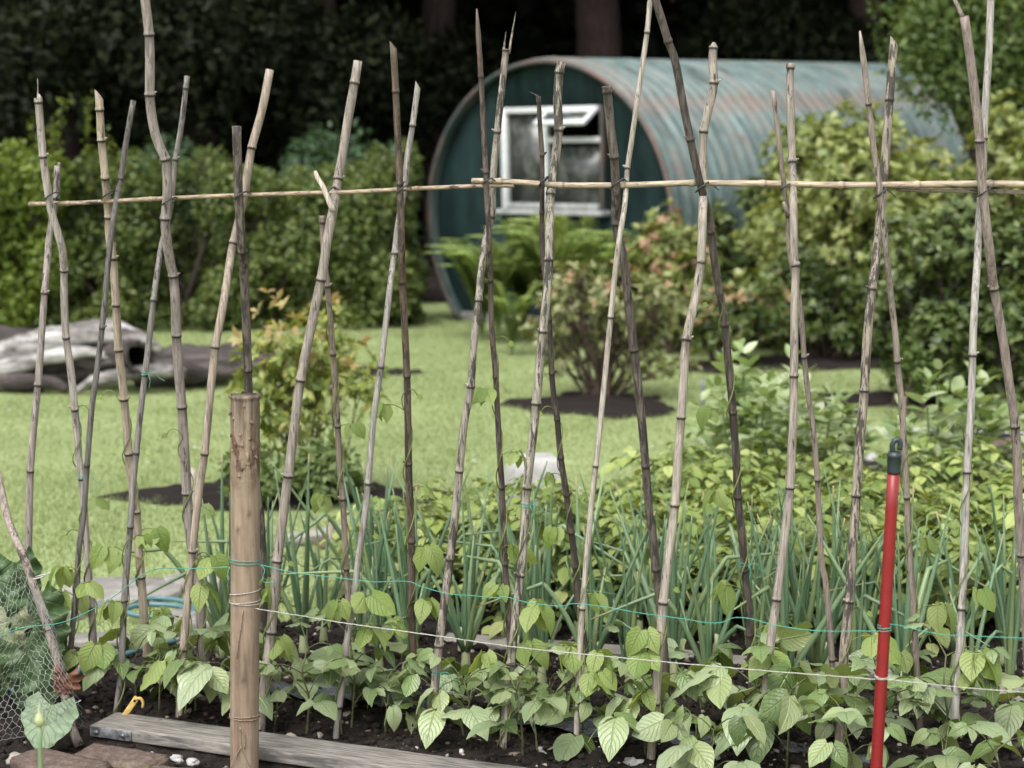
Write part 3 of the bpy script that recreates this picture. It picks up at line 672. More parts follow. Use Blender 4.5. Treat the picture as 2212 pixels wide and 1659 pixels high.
def cane_depth(px, py, row, pc):
    df = d_front(px); dm = df + SPAN / 2
    foot = df if row == 'f' else df + SPAN
    pf = foot_y(foot)
    s = 1 if row == 'b' else -1
    t = (py - pc) / (pf - pc)
    return dm + s * (SPAN / 2 * t + .019 * math.tanh((py - pc) / 28.0))

def make_cane(cid, row, tr, w0, w1, end, colr, dark, pc, label):
    pts = trace(tr); pyf = pts[-1][1]; px_ref = pts[-1][0]
    W = []; py0 = pts[0][1]
    for px, py, isn in pts:
        d = cane_depth(np.interp(py, [400, 1600], [pts[len(pts) // 3][0], px_ref]), py, row, pc)
        W.append((P(px, py, d), isn, py, d))
    # run the foot down into the soil
    a, b = W[-2][0], W[-1][0]
    if b[2] > -.06:
        k = (b[2] + .06) / max(a[2] - b[2], .02); W.append((b + (b - a) * k, False, pyf + 60, W[-1][3]))
    ctrl = [w_[0] for w_ in W]
    # straight between knuckles, with a light rounding
    path = []; mk = []; rr = []
    pyw = [w_[2] for w_ in W]; L = 0
    path_s = []
    nodes = [w_[0] for w_ in W if w_[1]]
    sp = smooth_path(ctrl, .012)
    lenc = np.concatenate([[0], np.cumsum(np.linalg.norm(np.diff(sp, axis=0), axis=1))])
    nd = sorted(lenc[np.argmin(np.linalg.norm(sp - q, axis=1))] for q in nodes)
    samples = list(np.arange(0, lenc[-1], .03)) + [lenc[-1]]
    for q in nd: samples += [q - .009, q - .0055, q - .003, q, q + .003, q + .0055, q + .009]
    samples = sorted(s for s in set(samples) if 0 <= s <= lenc[-1])
    samples = [s for k, s in enumerate(samples) if k == 0 or s - samples[k - 1] > .0012]
    S = np.array(samples)
    pts3 = np.stack([np.interp(S, lenc, sp[:, k]) for k in range(3)], 1)
    tt = S / lenc[-1]
    dref = np.interp(tt, [0, 1], [W[0][3], W[-1][3]])
    rad = np.interp(tt, [0, 1], [w0, w1]) * TS / 2 / F * dref
    # each internode bends a touch
    mark = np.zeros(len(S))
    for q in nd:
        x = (S - q)
        rad *= 1 + .17 * np.exp(-(x / .0042) ** 2) - .05 * np.exp(-((x - .009) / .005) ** 2)
        mark = np.maximum(mark, np.where(np.abs(x - .0045) < .003, 1, 0)); mark = np.maximum(mark, .45 * np.exp(-((x - .012) / .014) ** 2))
    slant = 0
    if end in ('point', 'point2'):
        ln = .07 if end == 'point' else .016
        rad = rad * np.clip(.18 + S / ln, 0, 1) ** .7
    if end == 'flare': rad = rad * (1 + .16 * np.exp(-(S / .008) ** 2))
    if end == 'slant': slant = 1.3
    g = Geo()
    # top first in the list: reverse so the slanted cap is the top
    tube_into(g, pts3[::-1], rad[::-1], 10, True, slant=slant, wob=.012, mark=mark[::-1])
    top = pts3[0]; up = nrm(pts3[0] - pts3[1]); r0 = rad[0]
    if end == 'splinter':
        for dx, h in ((-.6, .055), (.75, .105)):
            q0 = top + np.array([dx * r0, 0, -.01]); tube_into(g, np.linspace(q0, q0 + up * h + np.array([.006 * (dx > 0), 0, 0]), 5), np.linspace(r0 * .42, .0006, 5), 5)
    if end == 'split':
        for dx, h in ((-.45, .012), (.5, .02)):
            q0 = top + np.array([dx * r0, 0, -.01]); tube_into(g, np.linspace(q0, q0 + up * h, 3), r0 * .48, 6)
    if end == 'broken':
        q0 = top + np.array([-.3 * r0, -r0 * .3, -.004]); tube_into(g, np.linspace(q0, q0 + np.array([-.022, 0, .045]), 4), np.array([.5, .5, .45, .4]) * r0, 6, squash=.4)
    if cid == '1a':
        tube_into(g, np.linspace(top, top + np.array([.001, 0, .05]), 4), np.array([.0035, .0015, .001, .0007]), 5)
    if cid == '8b':
        tube_into(g, np.linspace(top, top + np.array([-.022, 0, .012]), 4), np.array([.004, .002, .0015, .0007]), 5)
    if cid == '11b':
        q = P(*[TILES['T3'][0] + 716 * TS, 1365 * TS], W[0][3] - .012); tube_into(g, np.linspace(q, q + np.array([-.013, -.004, .034]), 4), np.array([.006, .0055, .005, .0035]), 6)
    # branch scars
    for q in nd[1::3]:
        k = int(np.argmin(np.abs(S - q))); sgn = random.choice([-1, 1])
        c = pts3[k]; tube_into(g, np.linspace(c, c + np.array([sgn * (rad[k] + .004), -.004, .006]), 3), np.array([.004, .004, .002]), 6)
    base = pts3[-1] * np.array([1, 1, 0]); 
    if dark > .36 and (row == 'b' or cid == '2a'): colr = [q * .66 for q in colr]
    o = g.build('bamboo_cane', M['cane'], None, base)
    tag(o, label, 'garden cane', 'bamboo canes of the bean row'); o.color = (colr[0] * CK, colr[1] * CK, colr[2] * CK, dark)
    CPATH[cid] = (pts3[::-1], rad[::-1])
for c in CANES: make_cane(*c)

def along(path, z):
    p, r = path; k = int(np.argmin(np.abs(p[:, 2] - z))); return p[k], r[k]

# crossbars
def bar(tr, dfun, w0, w1, colr, dark, label):
    pts = trace(tr); W = [P(px, py, dfun(px)) for px, py, _ in pts]
    sp = smooth_path(W, .012); L = np.concatenate([[0], np.cumsum(np.linalg.norm(np.diff(sp, axis=0), axis=1))])
    nd = [L[np.argmin(np.linalg.norm(sp - w_, axis=1))] for w_, q in zip(W, pts) if q[2]]
    S = sorted(set(list(np.arange(0, L[-1], .03)) + [L[-1]] + [max(0, q + e) for q in nd for e in (-.012, -.007, -.003, 0, .003, .007, .012)])); S = np.array(S)
    p3 = np.stack([np.interp(S, L, sp[:, k]) for k in range(3)], 1)
    rad = np.interp(S / L[-1], [0, 1], [w0, w1]) * TS / 2 / F * np.interp(S, [0, L[-1]], [dfun(pts[0][0]), dfun(pts[-1][0])]); mk = np.zeros(len(S))
    for q in nd:
        rad = rad * (1 + .25 * np.exp(-((S - q) / .006) ** 2)); mk = np.maximum(mk, .55 * np.exp(-((S - q - .008) / .003) ** 2))
    g = Geo(); tube_into(g, p3, rad, 10, True, wob=.012, mark=mk)
    o = g.build('crossbar_cane', M['barcane'], None, p3[0]); o.color = (colr[0] * CK, colr[1] * CK, colr[2] * CK, dark)
    tag(o, label, 'crossbar', 'horizontal bars of the bean row'); return p3
dmid = lambda px: d_front(px) + SPAN / 2
bar('T1 185,1290 430,1285n 700,1272 955,1258n 1500,1235 2050,1218 T2 0,1218 500,1192n 900,1175 1115,1172', dmid, 27, 27, (.44, .335, .235), .22, 'thin tan crossbar tied along the left half of the canes')
bar('T2 850,1142 1025,1145n 1200,1155 1410,1170n 1800,1170n 2200,1157 T3 110,1157n 555,1160n 1050,1170n 1530,1167n 1990,1162n 2290,1168', lambda px: dmid(px) - .002, 34, 44, (.52, .42, .305), .06, 'pale thick grooved crossbar tied along the right half of the canes')
bar('T3 1395,1195 1590,1204n 1800,1205 2060,1212n 2290,1220', lambda px: dmid(px) + .012, 24, 28, (.38, .30, .235), .2, 'thin grey brown stick tied under the right end of the crossbar')
# the short tied stick
pts = trace('T1 1992,1078 2005,1120 2050,1200n 2105,1335'); dd = dmid(715) - .034
sp = smooth_path([P(a, b, dd) for a, b, _ in pts], .01)
g = Geo(); tube_into(g, sp, np.interp(np.linspace(0, 1, len(sp)), [0, .12, 1], [.003, .0062, .0075]), 8, True, wob=.03)
o = g.build('short_stick', M['cane'], None, sp[-1]); o.color = (.42, .36, .31, .1)
tag(o, 'short pale stick tied to the bar where the thick speckled cane crosses', 'stick')

# cable ties
TIES = [('1a', 432, 'leftmost black cable tie on the bar'), ('2b', 436, 'black cable tie on the smooth tan cane'), ('3a', 426, 'black cable tie around the thick wavy cane'),
        ('4b', 421, 'black cable tie around the blackened short cane'), ('6b', 411, 'black cable tie around the dark brown ribbed cane'),
        ('7b', 391, 'black cable tie where the two crossbars overlap'), ('8b', 397, 'black cable tie on the thin dark cane before the window'),
        ('9b', 397, 'black cable tie on the dark blunt topped cane'), ('10b', 396, 'black cable tie on the long dark leaning cane'),
        ('11b', 399, 'black cable tie on the thin reddish cane'), ('12a', 402, 'black cable tie on the slim pointed cane'), ('13a', 404, 'rightmost black cable tie, on the snapped top cane'), ('stick', 413, 'black cable tie holding the short pale stick')]
for cid, py, lab in TIES:
    if cid == 'stick': c = P(709, 415, dmid(709) - .026); r = .007
    else:
        pth = CPATH[cid]; pz = P(1100, py, 4.7)[2]; c, r = along(pth, pz)
    dm = dmid(c[0] / c[1] * F + CX)
    cen = np.array([c[0] + .003, (c[1] + dm) / 2, c[2]])
    ry = abs(dm - c[1]) / 2 + r + .006; rx = r + .0055
    t = np.linspace(0, 2 * math.pi, 33); tl = .30 * (1 if random.random() < .8 else .6)
    ring = np.stack([cen[0] + rx * np.cos(t), cen[1] + ry * np.sin(t), cen[2] + .012 * np.cos(t) * tl / .3 - .004 * np.sin(t)], 1)
    g = Geo(); tube_into(g, ring, .0021, 6, False); 
    if random.random() < .7:
        q = ring[0]; tube_into(g, smooth_path([q, q + np.array([.012, .008, -.008]), q + np.array([.028, .01, -.013 - random.random() * .01])], .006), .0015, 5)
    box_into(g, ring[2] + np.array([.001, 0, .001]), (.006, .006, .005), None, .001)
    tag(g.build('cable_tie', M['zip'], None, cen), lab, 'cable tie', 'black cable ties on the bean row')

# ------------------------------------------------------------------ bean plants
def trifoliate(gl, gs, q, outd, size, droop):
    """three leaflets at the petiole end q, heading outd"""
    outd = nrm(outd); side = nrm(np.cross(outd, [0, 0, 1]))
    tip = q + outd * size * .28 + np.array([0, 0, .004])
    tube_into(gs, np.array([q, tip]), .0011, 5, False)
    for base, dr, s in ((tip, outd + np.array([0, 0, -droop]), 1.0), (q, side + outd * .25 + np.array([0, 0, -droop * .9]), .86), (q, -side + outd * .25 + np.array([0, 0, -droop * .9]), .86)):
        up = np.array([0, 0, 1.0]) + rng.normal(0, .36, 3)
        place(gl, random.choice(BEAN_T), base, dr + rng.normal(0, .15, 3), up, size * s * random.uniform(.88, 1.12))

def bean_proto(h, nodes, seed):
    random.seed(seed); t = thing('bean_plant', 'x', 'bean plant'); gl, gs = Geo(), Geo()
    pts = [np.array([0, 0, -.02])]; a0 = random.uniform(0, 6.28)
    for k in range(nodes + 1): pts.append(np.array([random.uniform(-.012, .012), random.uniform(-.012, .012), h * (k + 1) / (nodes + 1)]))
    sp = smooth_path(pts, .015); tube_into(gs, sp, np.linspace(.0034, .0018, len(sp)), 6)
    for k in range(1, nodes + 2):
        for rep in range(2 if k > 1 else 1):
            a = a0 + k * 2.2 + rep * 2.6 + random.uniform(-.4, .4); el = random.uniform(.25, .8); ln = random.uniform(.06, .12) * (1.15 - .35 * k / (nodes + 1))
            dr = np.array([math.cos(a) * math.cos(el), math.sin(a) * math.cos(el), math.sin(el)])
            q = pts[k]; e = q + dr * ln
            pp = smooth_path([q, q + dr * ln * .5 + np.array([0, 0, .012]), e], .015); tube_into(gs, pp, np.linspace(.0019, .0012, len(pp)), 5, False)
            trifoliate(gl, gs, e, dr * np.array([1, 1, .25]), random.uniform(.048, .112) * (1.08 - .3 * k / (nodes + 1)), random.choice([0, .1, .25, .5, .9]))
    gs.build('stem', M['bean_stem'], t); gl.build('foliage', M['bean'], t)
    return t
BP = [bean_proto(h, n, s) for h, n, s in ((.12, 2, 1), (.16, 2, 2), (.20, 3, 3), (.09, 1, 4), (.24, 3, 5), (.14, 2, 6), (.17, 3, 7))]
used = set()
def put(protos, k, loc, rz, sc, label, group):
    k = k % len(protos); p = protos[k]
    if id(p) not in used:
        used.add(id(p)); p.location = loc; p.rotation_euler = (0, 0, rz); p.scale = (sc,) * 3; p['label'] = label; p['group'] = group; return p
    return dup(p, loc, rz, sc, label, group)

PAIRN = ['leftmost cane pair', 'tan cane pair', 'thick wavy cane', 'blackened short cane', 'thick speckled cane', 'dark ribbed cane', 'splintered tip cane',
         'blotched window cane', 'very pale cane', 'crooked pale cane', 'flared top cane', 'black blotched cane', 'silver grey cane']
FOOTF = [115, 150, 250, 387, 562, 724, 921, 1085, 1243, 1405, 1636, 1808, 2050]     # front feet, photo x
FOOTB = [212, 325, 440, 572, 770, 900, 1114, 1279, 1446, 1632, 1806, 1990, 2215]
def soilspot(px, d): 
    x = XW(px, d); return (x, d, float(soil_z(np.array([x]), np.array([d]))[0]) - .005)
kk = 0
for i, px in enumerate(FOOTF):
    if i in (0, 1): continue
    kk += 1; d = d_front(px) + .03
    sc = 1.0 if i < 10 else 1.1
    put(BP, kk, soilspot(px + random.uniform(8, 26), d), random.uniform(0, 6.28), sc * random.uniform(.85, 1.1), f'bean plant at the front foot of the {PAIRN[i]}', 'young bean plants along the canes')
for i, px in enumerate(FOOTB):
    if i in (0,): continue
    kk += 3; d = d_front(px) + SPAN - .02
    put(BP, kk, soilspot(px + random.uniform(-22, 8), d), random.uniform(0, 6.28), random.uniform(.68, .9), f'bean plant at the back foot of the {PAIRN[i]}', 'young bean plants along the canes')
for i in range(2, 12):
    kk += 2; px = (FOOTF[i] + FOOTF[i + 1]) / 2; d = d_front(px) - random.uniform(-.02, .10) * (1 if i > 6 else -.5)
    put(BP, kk, soilspot(px, d), random.uniform(0, 6.28), random.uniform(.85, 1.1), f'bean plant in the front row between {PAIRN[i]} and {PAIRN[i+1]}', 'young bean plants along the canes')
for i in range(1, 12):
    kk += 5; px = (FOOTB[i] + FOOTB[i + 1]) / 2; d = d_front(px) + SPAN + random.uniform(-.06, .04)
    put(BP, kk, soilspot(px, d), random.uniform(0, 6.28), random.uniform(.7, .9), f'bean plant in the back row between {PAIRN[i]} and {PAIRN[i+1]}', 'young bean plants along the canes')
for px, off, lab in ((1130, -.12, 'low bean plant at the bottom edge below the blotched cane'), (1560, -.2, 'big leaved bean plant at the bottom edge below the crooked cane'),
                     (1860, -.2, 'bean plant at the bottom edge behind the red pole foot'), (2080, -.14, 'large bean plant at the bottom right corner'), (2190, -.26, 'bean plant at the bottom edge, farthest right')):
    kk += 1; put(BP, kk, soilspot(px, d_front(px) + off), random.uniform(0, 6.28), random.uniform(.9, 1.1), lab, 'young bean plants along the canes')

# climbing vines: cane, photo y of the tip, leaf heights
random.seed(21)
VINES = [('1a', 915, [1120], 'first cane'), ('2b', 880, [1190], 'smooth tan cane'), ('2a', 1170, [1235, 1290], 'thin dark grey split cane'), ('3b', 1180, [1140, 1190], 'thin weathered grey cane'), ('3a', 955, [1130], 'thick wavy cane'),
         ('4a', 1190, [1200], 'pinkish tan cane'), ('5b', 660, [930, 1085], 'short brown cane'), ('5a', 1195, [1240], 'thick speckled cane'), ('6b', 845, [880, 1060, 1190], 'dark brown ribbed cane'), ('6a', 1130, [1265], 'thin pale grey cane'),
         ('7b', 725, [830, 970, 1170], 'thin dark purple cane'), ('8b', 875, [1015, 1130], 'thin dark cane at the window'), ('8a', 1060, [1245], 'thick blotched cane'), ('9a', 1185, [1340, 1375], 'very pale cane'), ('10b', 640, [870, 1050, 1360], 'long dark leaning cane'),
         ('10a', 1200, [1330], 'crooked pale cane'), ('12a', 950, [1130], 'slim pointed cane'), ('13b', 880, [1200, 1310], 'silver grey cane'), ('12b', 1240, [1390], 'black blotched cane'), ('11a', 1350, [1430], 'flared top cane')]
for cid, pyt, leaves, nm in VINES:
    pth, rr = CPATH[cid]; zt = P(1100, pyt, 4.7)[2]
    z = np.arange(.02, zt, .012); pc_ = np.stack([np.interp(z, pth[:, 2], pth[:, k]) for k in range(3)], 1); rc = np.interp(z, pth[:, 2], rr)
    ph = z / random.uniform(.16, .24) * 2 * math.pi + random.uniform(0, 6)
    off = rc + .002 + .004 * (.5 + .5 * np.sin(z * 31))
    pts = pc_ + np.stack([np.cos(ph) * off, np.sin(ph) * off, 0 * ph], 1)
    tp = pts[-1]; s = random.choice([-1, 1])
    tip = smooth_path([pts[-3], tp, tp + np.array([s * .012, -.005, .02]), tp + np.array([s * .03, -.008, .022]), tp + np.array([s * .04, -.01, .008])], .006)
    pts = np.vstack([pts[:-3], tip])
    base = pts[0].copy(); gs, gl = Geo(), Geo()
    tube_into(gs, pts, np.linspace(.0026, .0012, len(pts)), 6)
    place(gl, BEAN_T[1], np.array([tip[-1], tip[-1]]), np.array([[s, -.3, -.5], [s * .6, .2, -.9]]), [0, -1, .6], [.018, .014])
    for py in list(leaves) + [random.uniform(1240, 1330), random.uniform(1330, 1420)]:
        zl = P(1100, py, 4.7)[2]; k = int(np.argmin(np.abs(pts[:, 2] - zl))); q = pts[k]; a = random.choice([math.pi * 1.1, -.1, math.pi * .9, .15]) - .35 * random.random()
        dr = np.array([math.cos(a), -.5 * random.random(), .35]); e = q + dr * random.uniform(.022, .05)
        tube_into(gs, smooth_path([q, (q + e) / 2 + np.array([0, 0, .006]), e], .01), .0013, 5, False)
        trifoliate(gl, gs, e, dr * np.array([1, 1, 0]) + np.array([0, -.35, 0]), random.uniform(.042, .064) * (1.3 if py > 1150 else .9), random.uniform(.7, 1.5))
    t = thing('bean_vine', f'bean vine twining up the {nm}' if nm != 'first cane' else 'bean vine twining up the pale bent cane in the leftmost pair', 'bean vine', base, 0, 'bean vines twining up the canes')
    gs.build('stem', M['vine'], t, base).location = (0, 0, 0); gl.build('foliage', M['vine_leaf'], t, base).location = (0, 0, 0)

# ------------------------------------------------------------------ onions
def onion_proto(nl, h, seed, flop=0):
    random.seed(seed); t = thing('onion_plant', 'x', 'onion plant'); gl, gb = Geo(), Geo()
    tube_into(gb, np.array([[0, 0, -.012], [0, 0, 0], [0, 0, .016], [0, 0, .034], [0, 0, .08]]), np.array([.007, .0125, .0135, .0105, .0092]), 10)
    for k in range(nl):
        a = k * 2.4 + random.uniform(-.5, .5); lean = random.choice([.04, .08, .14, .2, .3, .5]) * random.uniform(.6, 1.3); hh = h * random.uniform(.45, 1.05); r0 = random.uniform(.0046, .0094)
        b = np.array([math.cos(a) * .006, math.sin(a) * .006, .055])
        if k < flop:   # a blade that has buckled over
            m = b + np.array([math.cos(a) * hh * .3, math.sin(a) * hh * .3, hh * .55]); e = m + np.array([math.cos(a) * hh * .5, math.sin(a) * hh * .5, -hh * random.uniform(-.05, .3)])
            c = [b, (b + m) / 2 + np.array([0, 0, .02]), m, m + (e - m) * .15 + np.array([0, 0, .008]), e]
        else:
            e = b + np.array([math.cos(a) * hh * lean, math.sin(a) * hh * lean, hh]); m = (b + e) / 2 + np.array([math.cos(a), math.sin(a), 0]) * (-.035 * hh * random.uniform(-.6, 1.4))
            c = [b, m, e]
        sp = smooth_path(c, .03); tt = np.linspace(0, 1, len(sp))
        tube_into(gl, sp, r0 * np.minimum(1, .75 + tt * 1.2) * np.clip(1.02 - tt, .05, 1) ** .55, 7, mark=np.clip((tt - random.uniform(.86, 1.25)) / .1, 0, 1))
    gb.build('bulb', M['onion_base'], t); gl.build('leaves', M['onion'], t); return t
OP = [onion_proto(n, h, s, f) for n, h, s, f in ((6, .42, 31, 0), (8, .47, 32, 1), (6, .38, 33, 0), (8, .5, 34, 2), (5, .36, 35, 1), (8, .45, 36, 1), (7, .40, 37, 2), (6, .44, 38, 0), (7, .36, 39, 1))]
random.seed(77); kk = 0
ROWN = ['nearest', 'middle', 'farthest']
for r_, off in enumerate((.58, .80, 1.02)):
    for i in range(2, 13):
        for h_ in (0, 1):
            if i == 12 and h_: continue
            px = FOOTB[i] + (0 if not h_ else (FOOTB[i + 1] - FOOTB[i]) / 2) + random.uniform(-30, 30)
            if r_ == 2 and i < 4: continue
            if r_ == 1 and i < 3 and not h_: continue
            kk += 1; d = d_front(px, off) + random.uniform(-.04, .04)
            where = f'{ROWN[r_]} onion row, in line with the {PAIRN[i]}' if not h_ else f'{ROWN[r_]} onion row, just right of the {PAIRN[i]}'
            put(OP, kk * 3 + r_, soilspot(px, d), random.uniform(0, 6.28), random.uniform(.98, 1.24), 'onion plant of the ' + where, 'spring onions behind the bean row')

# ------------------------------------------------------------------ potatoes
def potato_proto(seed, rad, h, nl):
    random.seed(seed); t = thing('potato_plant', 'x', 'potato plant'); gl, gs = Geo(), Geo()
    for k in range(nl):
        u = (k + .5) / nl; a = k * 2.4 + random.uniform(-.3, .3)
        el = 1.35 * (1 - u) + random.uniform(-.1, .25); zs = h * (.95 - .75 * u) * random.uniform(.8, 1.05)
        stem = np.array([math.cos(a) * rad * .18, math.sin(a) * rad * .18, zs])
        ln = rad * random.uniform(.55, .9) * (.6 + .6 * u)
        dr = np.array([math.cos(a), math.sin(a), 0])
        if k % 4 == 0: tube_into(gs, smooth_path([np.zeros(3), stem * np.array([.6, .6, .5]), stem], .04), .0045, 5, False)
        c = [stem, stem + dr * ln * .5 + np.array([0, 0, .10 * ln + .25 * ln * (1 - u)]), stem + dr * ln + np.array([0, 0, -.12 * ln + .15 * ln * (1 - u)])]
        sp = smooth_path(c, .01); tube_into(gs, sp, .0016, 4, False)
        m = len(sp) - 1; pos, dd, ss = [], [], []; side = np.cross(dr, [0, 0, 1])
        for tt, s in ((.35, .7), (.6, .95), (.84, 1.1)):
            q = sp[int(tt * m)]
            for sg in (-1, 1): pos.append(q); dd.append(side * sg + dr * .45 + np.array([0, 0, random.uniform(-.35, .15)])); ss.append(.045 * s * random.uniform(.85, 1.2))
        pos.append(sp[-1]); dd.append(dr + np.array([0, 0, -.35])); ss.append(.058 * random.uniform(.9, 1.2))
        place(gl, POT_T, np.array(pos), np.array(dd), np.array([0, 0, 1.0]) + rng.normal(0, .25, (len(pos), 3)), np.array(ss))
    gs.build('stem', M['potato_stem'], t); gl.build('foliage', M['potato'], t); return t
PP = [potato_proto(50 + k, r_, h, n) for k, (r_, h, n) in enumerate(((.24, .30, 34), (.28, .36, 40), (.22, .27, 30), (.27, .33, 38), (.25, .38, 36)))]
random.seed(9); kk = 0
PROW = ['nearest', 'second', 'third', 'fourth', 'farthest']
for r_, off in enumerate((1.30, 1.58, 1.88, 2.22, 2.6)):
    for i in range(4, 13):
        for h_ in (0, 1):
            px = FOOTB[i] + (0 if not h_ else 84) + random.uniform(-15, 15)
            d = d_front(px, off) + random.uniform(-.05, .05)
            if px < 850 or d > soil_back(np.array([XW(px, d)]))[0] - .12: continue
            if r_ == 0 and px < 900: continue
            if r_ >= 3 and px < 1230: continue
            if r_ == 4 and px < 1420: continue
            if (r_ < 2 and h_ and i % 2): continue
            kk += 1
            put(PP, kk * 2 + r_, soilspot(px, d), random.uniform(0, 6.28), random.uniform(.85, 1.08), f'potato plant of the {PROW[r_]} potato row, ' + ('behind the ' if not h_ else 'right of the ') + PAIRN[i], 'potato plants behind the onions')

# ------------------------------------------------------------------ broad beans
def broad_proto(seed, h, ns):
    random.seed(seed); t = thing('broad_bean_plant', 'x', 'broad bean plant'); gl, gs = Geo(), Geo()
    for s in range(ns):
        a = s * 2.1 + random.random(); b = np.array([math.cos(a) * .05, math.sin(a) * .05, 0]); hh = h * random.uniform(.75, 1.05)
        tip = b + np.array([math.cos(a) * .07, math.sin(a) * .07, hh]); sp = smooth_path([b, (b + tip) / 2, tip], .05); tube_into(gs, sp, .005, 5, False)
        nn = int(hh / .045)
        for k in range(2, nn + 1):
            q = b + (tip - b) * k / nn; aa = a + k * 2.6; el = .4 + .9 * (k / nn) ** 3
            dr = np.array([math.cos(aa) * math.cos(el), math.sin(aa) * math.cos(el), math.sin(el)]); side = nrm(np.cross(dr, [0, 0, 1.0]))
            ln = random.uniform(.06, .1); sz = random.uniform(.09, .135) * (1.1 - .35 * k / nn)
            pos = [q + dr * ln * .35, q + dr * ln * .45, q + dr * ln, q + dr * ln]; dd = [side + dr * .6, -side + dr * .6, side * .8 + dr, -side * .8 + dr]
            place(gl, BROAD_T, np.array(pos), np.array(dd) + rng.normal(0, .1, (4, 3)), np.array([0, 0, 1.0]) + rng.normal(0, .3, (4, 3)), sz)
    gs.build('stem', M['potato_stem'], t); gl.build('foliage', M['broad'], t); return t
BB = [broad_proto(60, .42, 3), broad_proto(61, .5, 4), broad_proto(62, .36, 3)]
for k, (px, d, sc, lab) in enumerate(((1560, 7.75, .95, 'low broad bean plant in front of the flared top cane, leftmost of its kind'), (1640, 7.7, 1.08, 'tallest broad bean plant, right of the long dark cane'), (1705, 7.5, .95, 'broad bean plant behind the flared top cane'), (1780, 7.6, 1.0, 'broad bean plant right of the flared top cane'),
        (1845, 7.4, .72, 'broad bean plant behind the black blotched cane'), (1530, 7.4, .8, 'short broad bean plant behind the crooked pale cane'), (1985, 7.2, .9, 'broad bean plant right of the red pole cap'), (2060, 7.1, 1.05, 'broad bean plant behind the silver grey cane'),
        (2140, 7.3, 1.2, 'tall broad bean plant between the two rightmost canes'), (2215, 7.0, 1.0, 'broad bean plant at the right edge of the photo'), (1620, 7.3, .95, 'broad bean plant left of the flared top cane, nearest row'),
        (1600, 7.9, 1.05, 'broad bean plant behind the long dark cane, farthest row'), (1690, 7.95, 1.0, 'broad bean plant behind the flared top cane, farthest row'), (1750, 7.2, .9, 'broad bean plant right of the flared top cane, nearest row'), (2100, 6.9, .85, 'broad bean plant right of the silver grey cane, nearest row'))):
    put(BB, k, (XW(px, d), d, .01), k * 1.7, sc, lab, 'broad bean plants at the back of the plot')

# ------------------------------------------------------------------ post, pole, strings
pb = P(527, 1500, 4.27); ptop = P(530, 853, 4.27)
base = np.array([pb[0] - .002, 4.27, 0]); zt = ptop[2]
z = np.concatenate([np.arange(-.05, zt - .03, .012), np.linspace(zt - .03, zt, 7)]); r0 = .0343
g = Geo(); ns = 40; aa = np.linspace(0, 2 * math.pi, ns, endpoint=False)
V = []; MK = []
for k, zz in enumerate(z):
    x0 = base[0] + (ptop[0] - base[0]) * zz / zt
    fray = max(0, (zz - (zt - .16)) / .16)
    for a in aa:
        nz = mnoise.noise(Vector((math.cos(a) * 1.5, math.sin(a) * 1.5, zz * 3))) * .0016 + fray * .0042 * mnoise.noise(Vector((math.cos(a) * 7, math.sin(a) * 7, zz * 14))) + (.0034 + .003 * mnoise.noise(Vector((a * 5, 0, 3))) if zz > zt - .009 else 0)
        top_ = (.009 * mnoise.noise(Vector((a * 3, 0, 1))) if zz > zt - .002 else 0)
        r = r0 + .0008 * (1 - zz) + nz
        V.append((x0 + math.cos(a) * r, 4.27 + math.sin(a) * r, zz + top_))
        # knots low on the near face
        kn = 0
        for ka, kz in ((-1.95, .62), (-1.15, .66), (-1.5, .25)):
            dd_ = math.hypot((((a + math.pi) % (2 * math.pi) - math.pi) - ka) * r, (zz - kz) * .6); kn = max(kn, 1 - dd_ / .009)
        MK.append(max(0, kn))
n = len(z); i = np.arange(n - 1)[:, None] * ns; j = np.arange(ns)[None, :]; j2 = (j + 1) % ns
g.add(V, [np.stack([i + j, i + j2, i + ns + j2, i + ns + j], -1).reshape(-1, 4), (np.arange(ns) + (n - 1) * ns)[None, :]], None, MK)
for a, zz, ln in ((-2.7, zt - .035, .016), (-1.7, zt - .115, .012), (-.9, zt - .12, .014), (-1.2, zt - .16, .011), (-2.2, zt - .11, .013), (-1.5, zt - .02, .01), (-1.9, zt - .19, .008), (-1.0, zt - .06, .012), (-2.5, zt - .13, .011), (-1.3, zt - .135, .016), (-2.0, zt - .15, .012), (-.7, zt - .145, .012), (-1.8, zt - .09, .010), (-2.3, zt - .05, .009), (-1.1, zt - .1, .013), (-1.6, zt - .17, .012), (-2.6, zt - .09, .01)):   # splinters
    c = np.array([base[0] + (ptop[0] - base[0]) * zz / zt + math.cos(a) * r0 * .97, 4.27 + math.sin(a) * r0 * .97, zz]); tube_into(g, np.linspace(c, c + np.array([math.cos(a) * ln * .5, math.sin(a) * ln * .5, -.7 * ln]) + rng.normal(0, .003, 3), 3), np.array([.0048, .004, .0012]), 5)
tag(g.build('wooden_post', M['post'], None, base), 'stout peeled wooden post with a frayed top, standing before the plank', 'post')

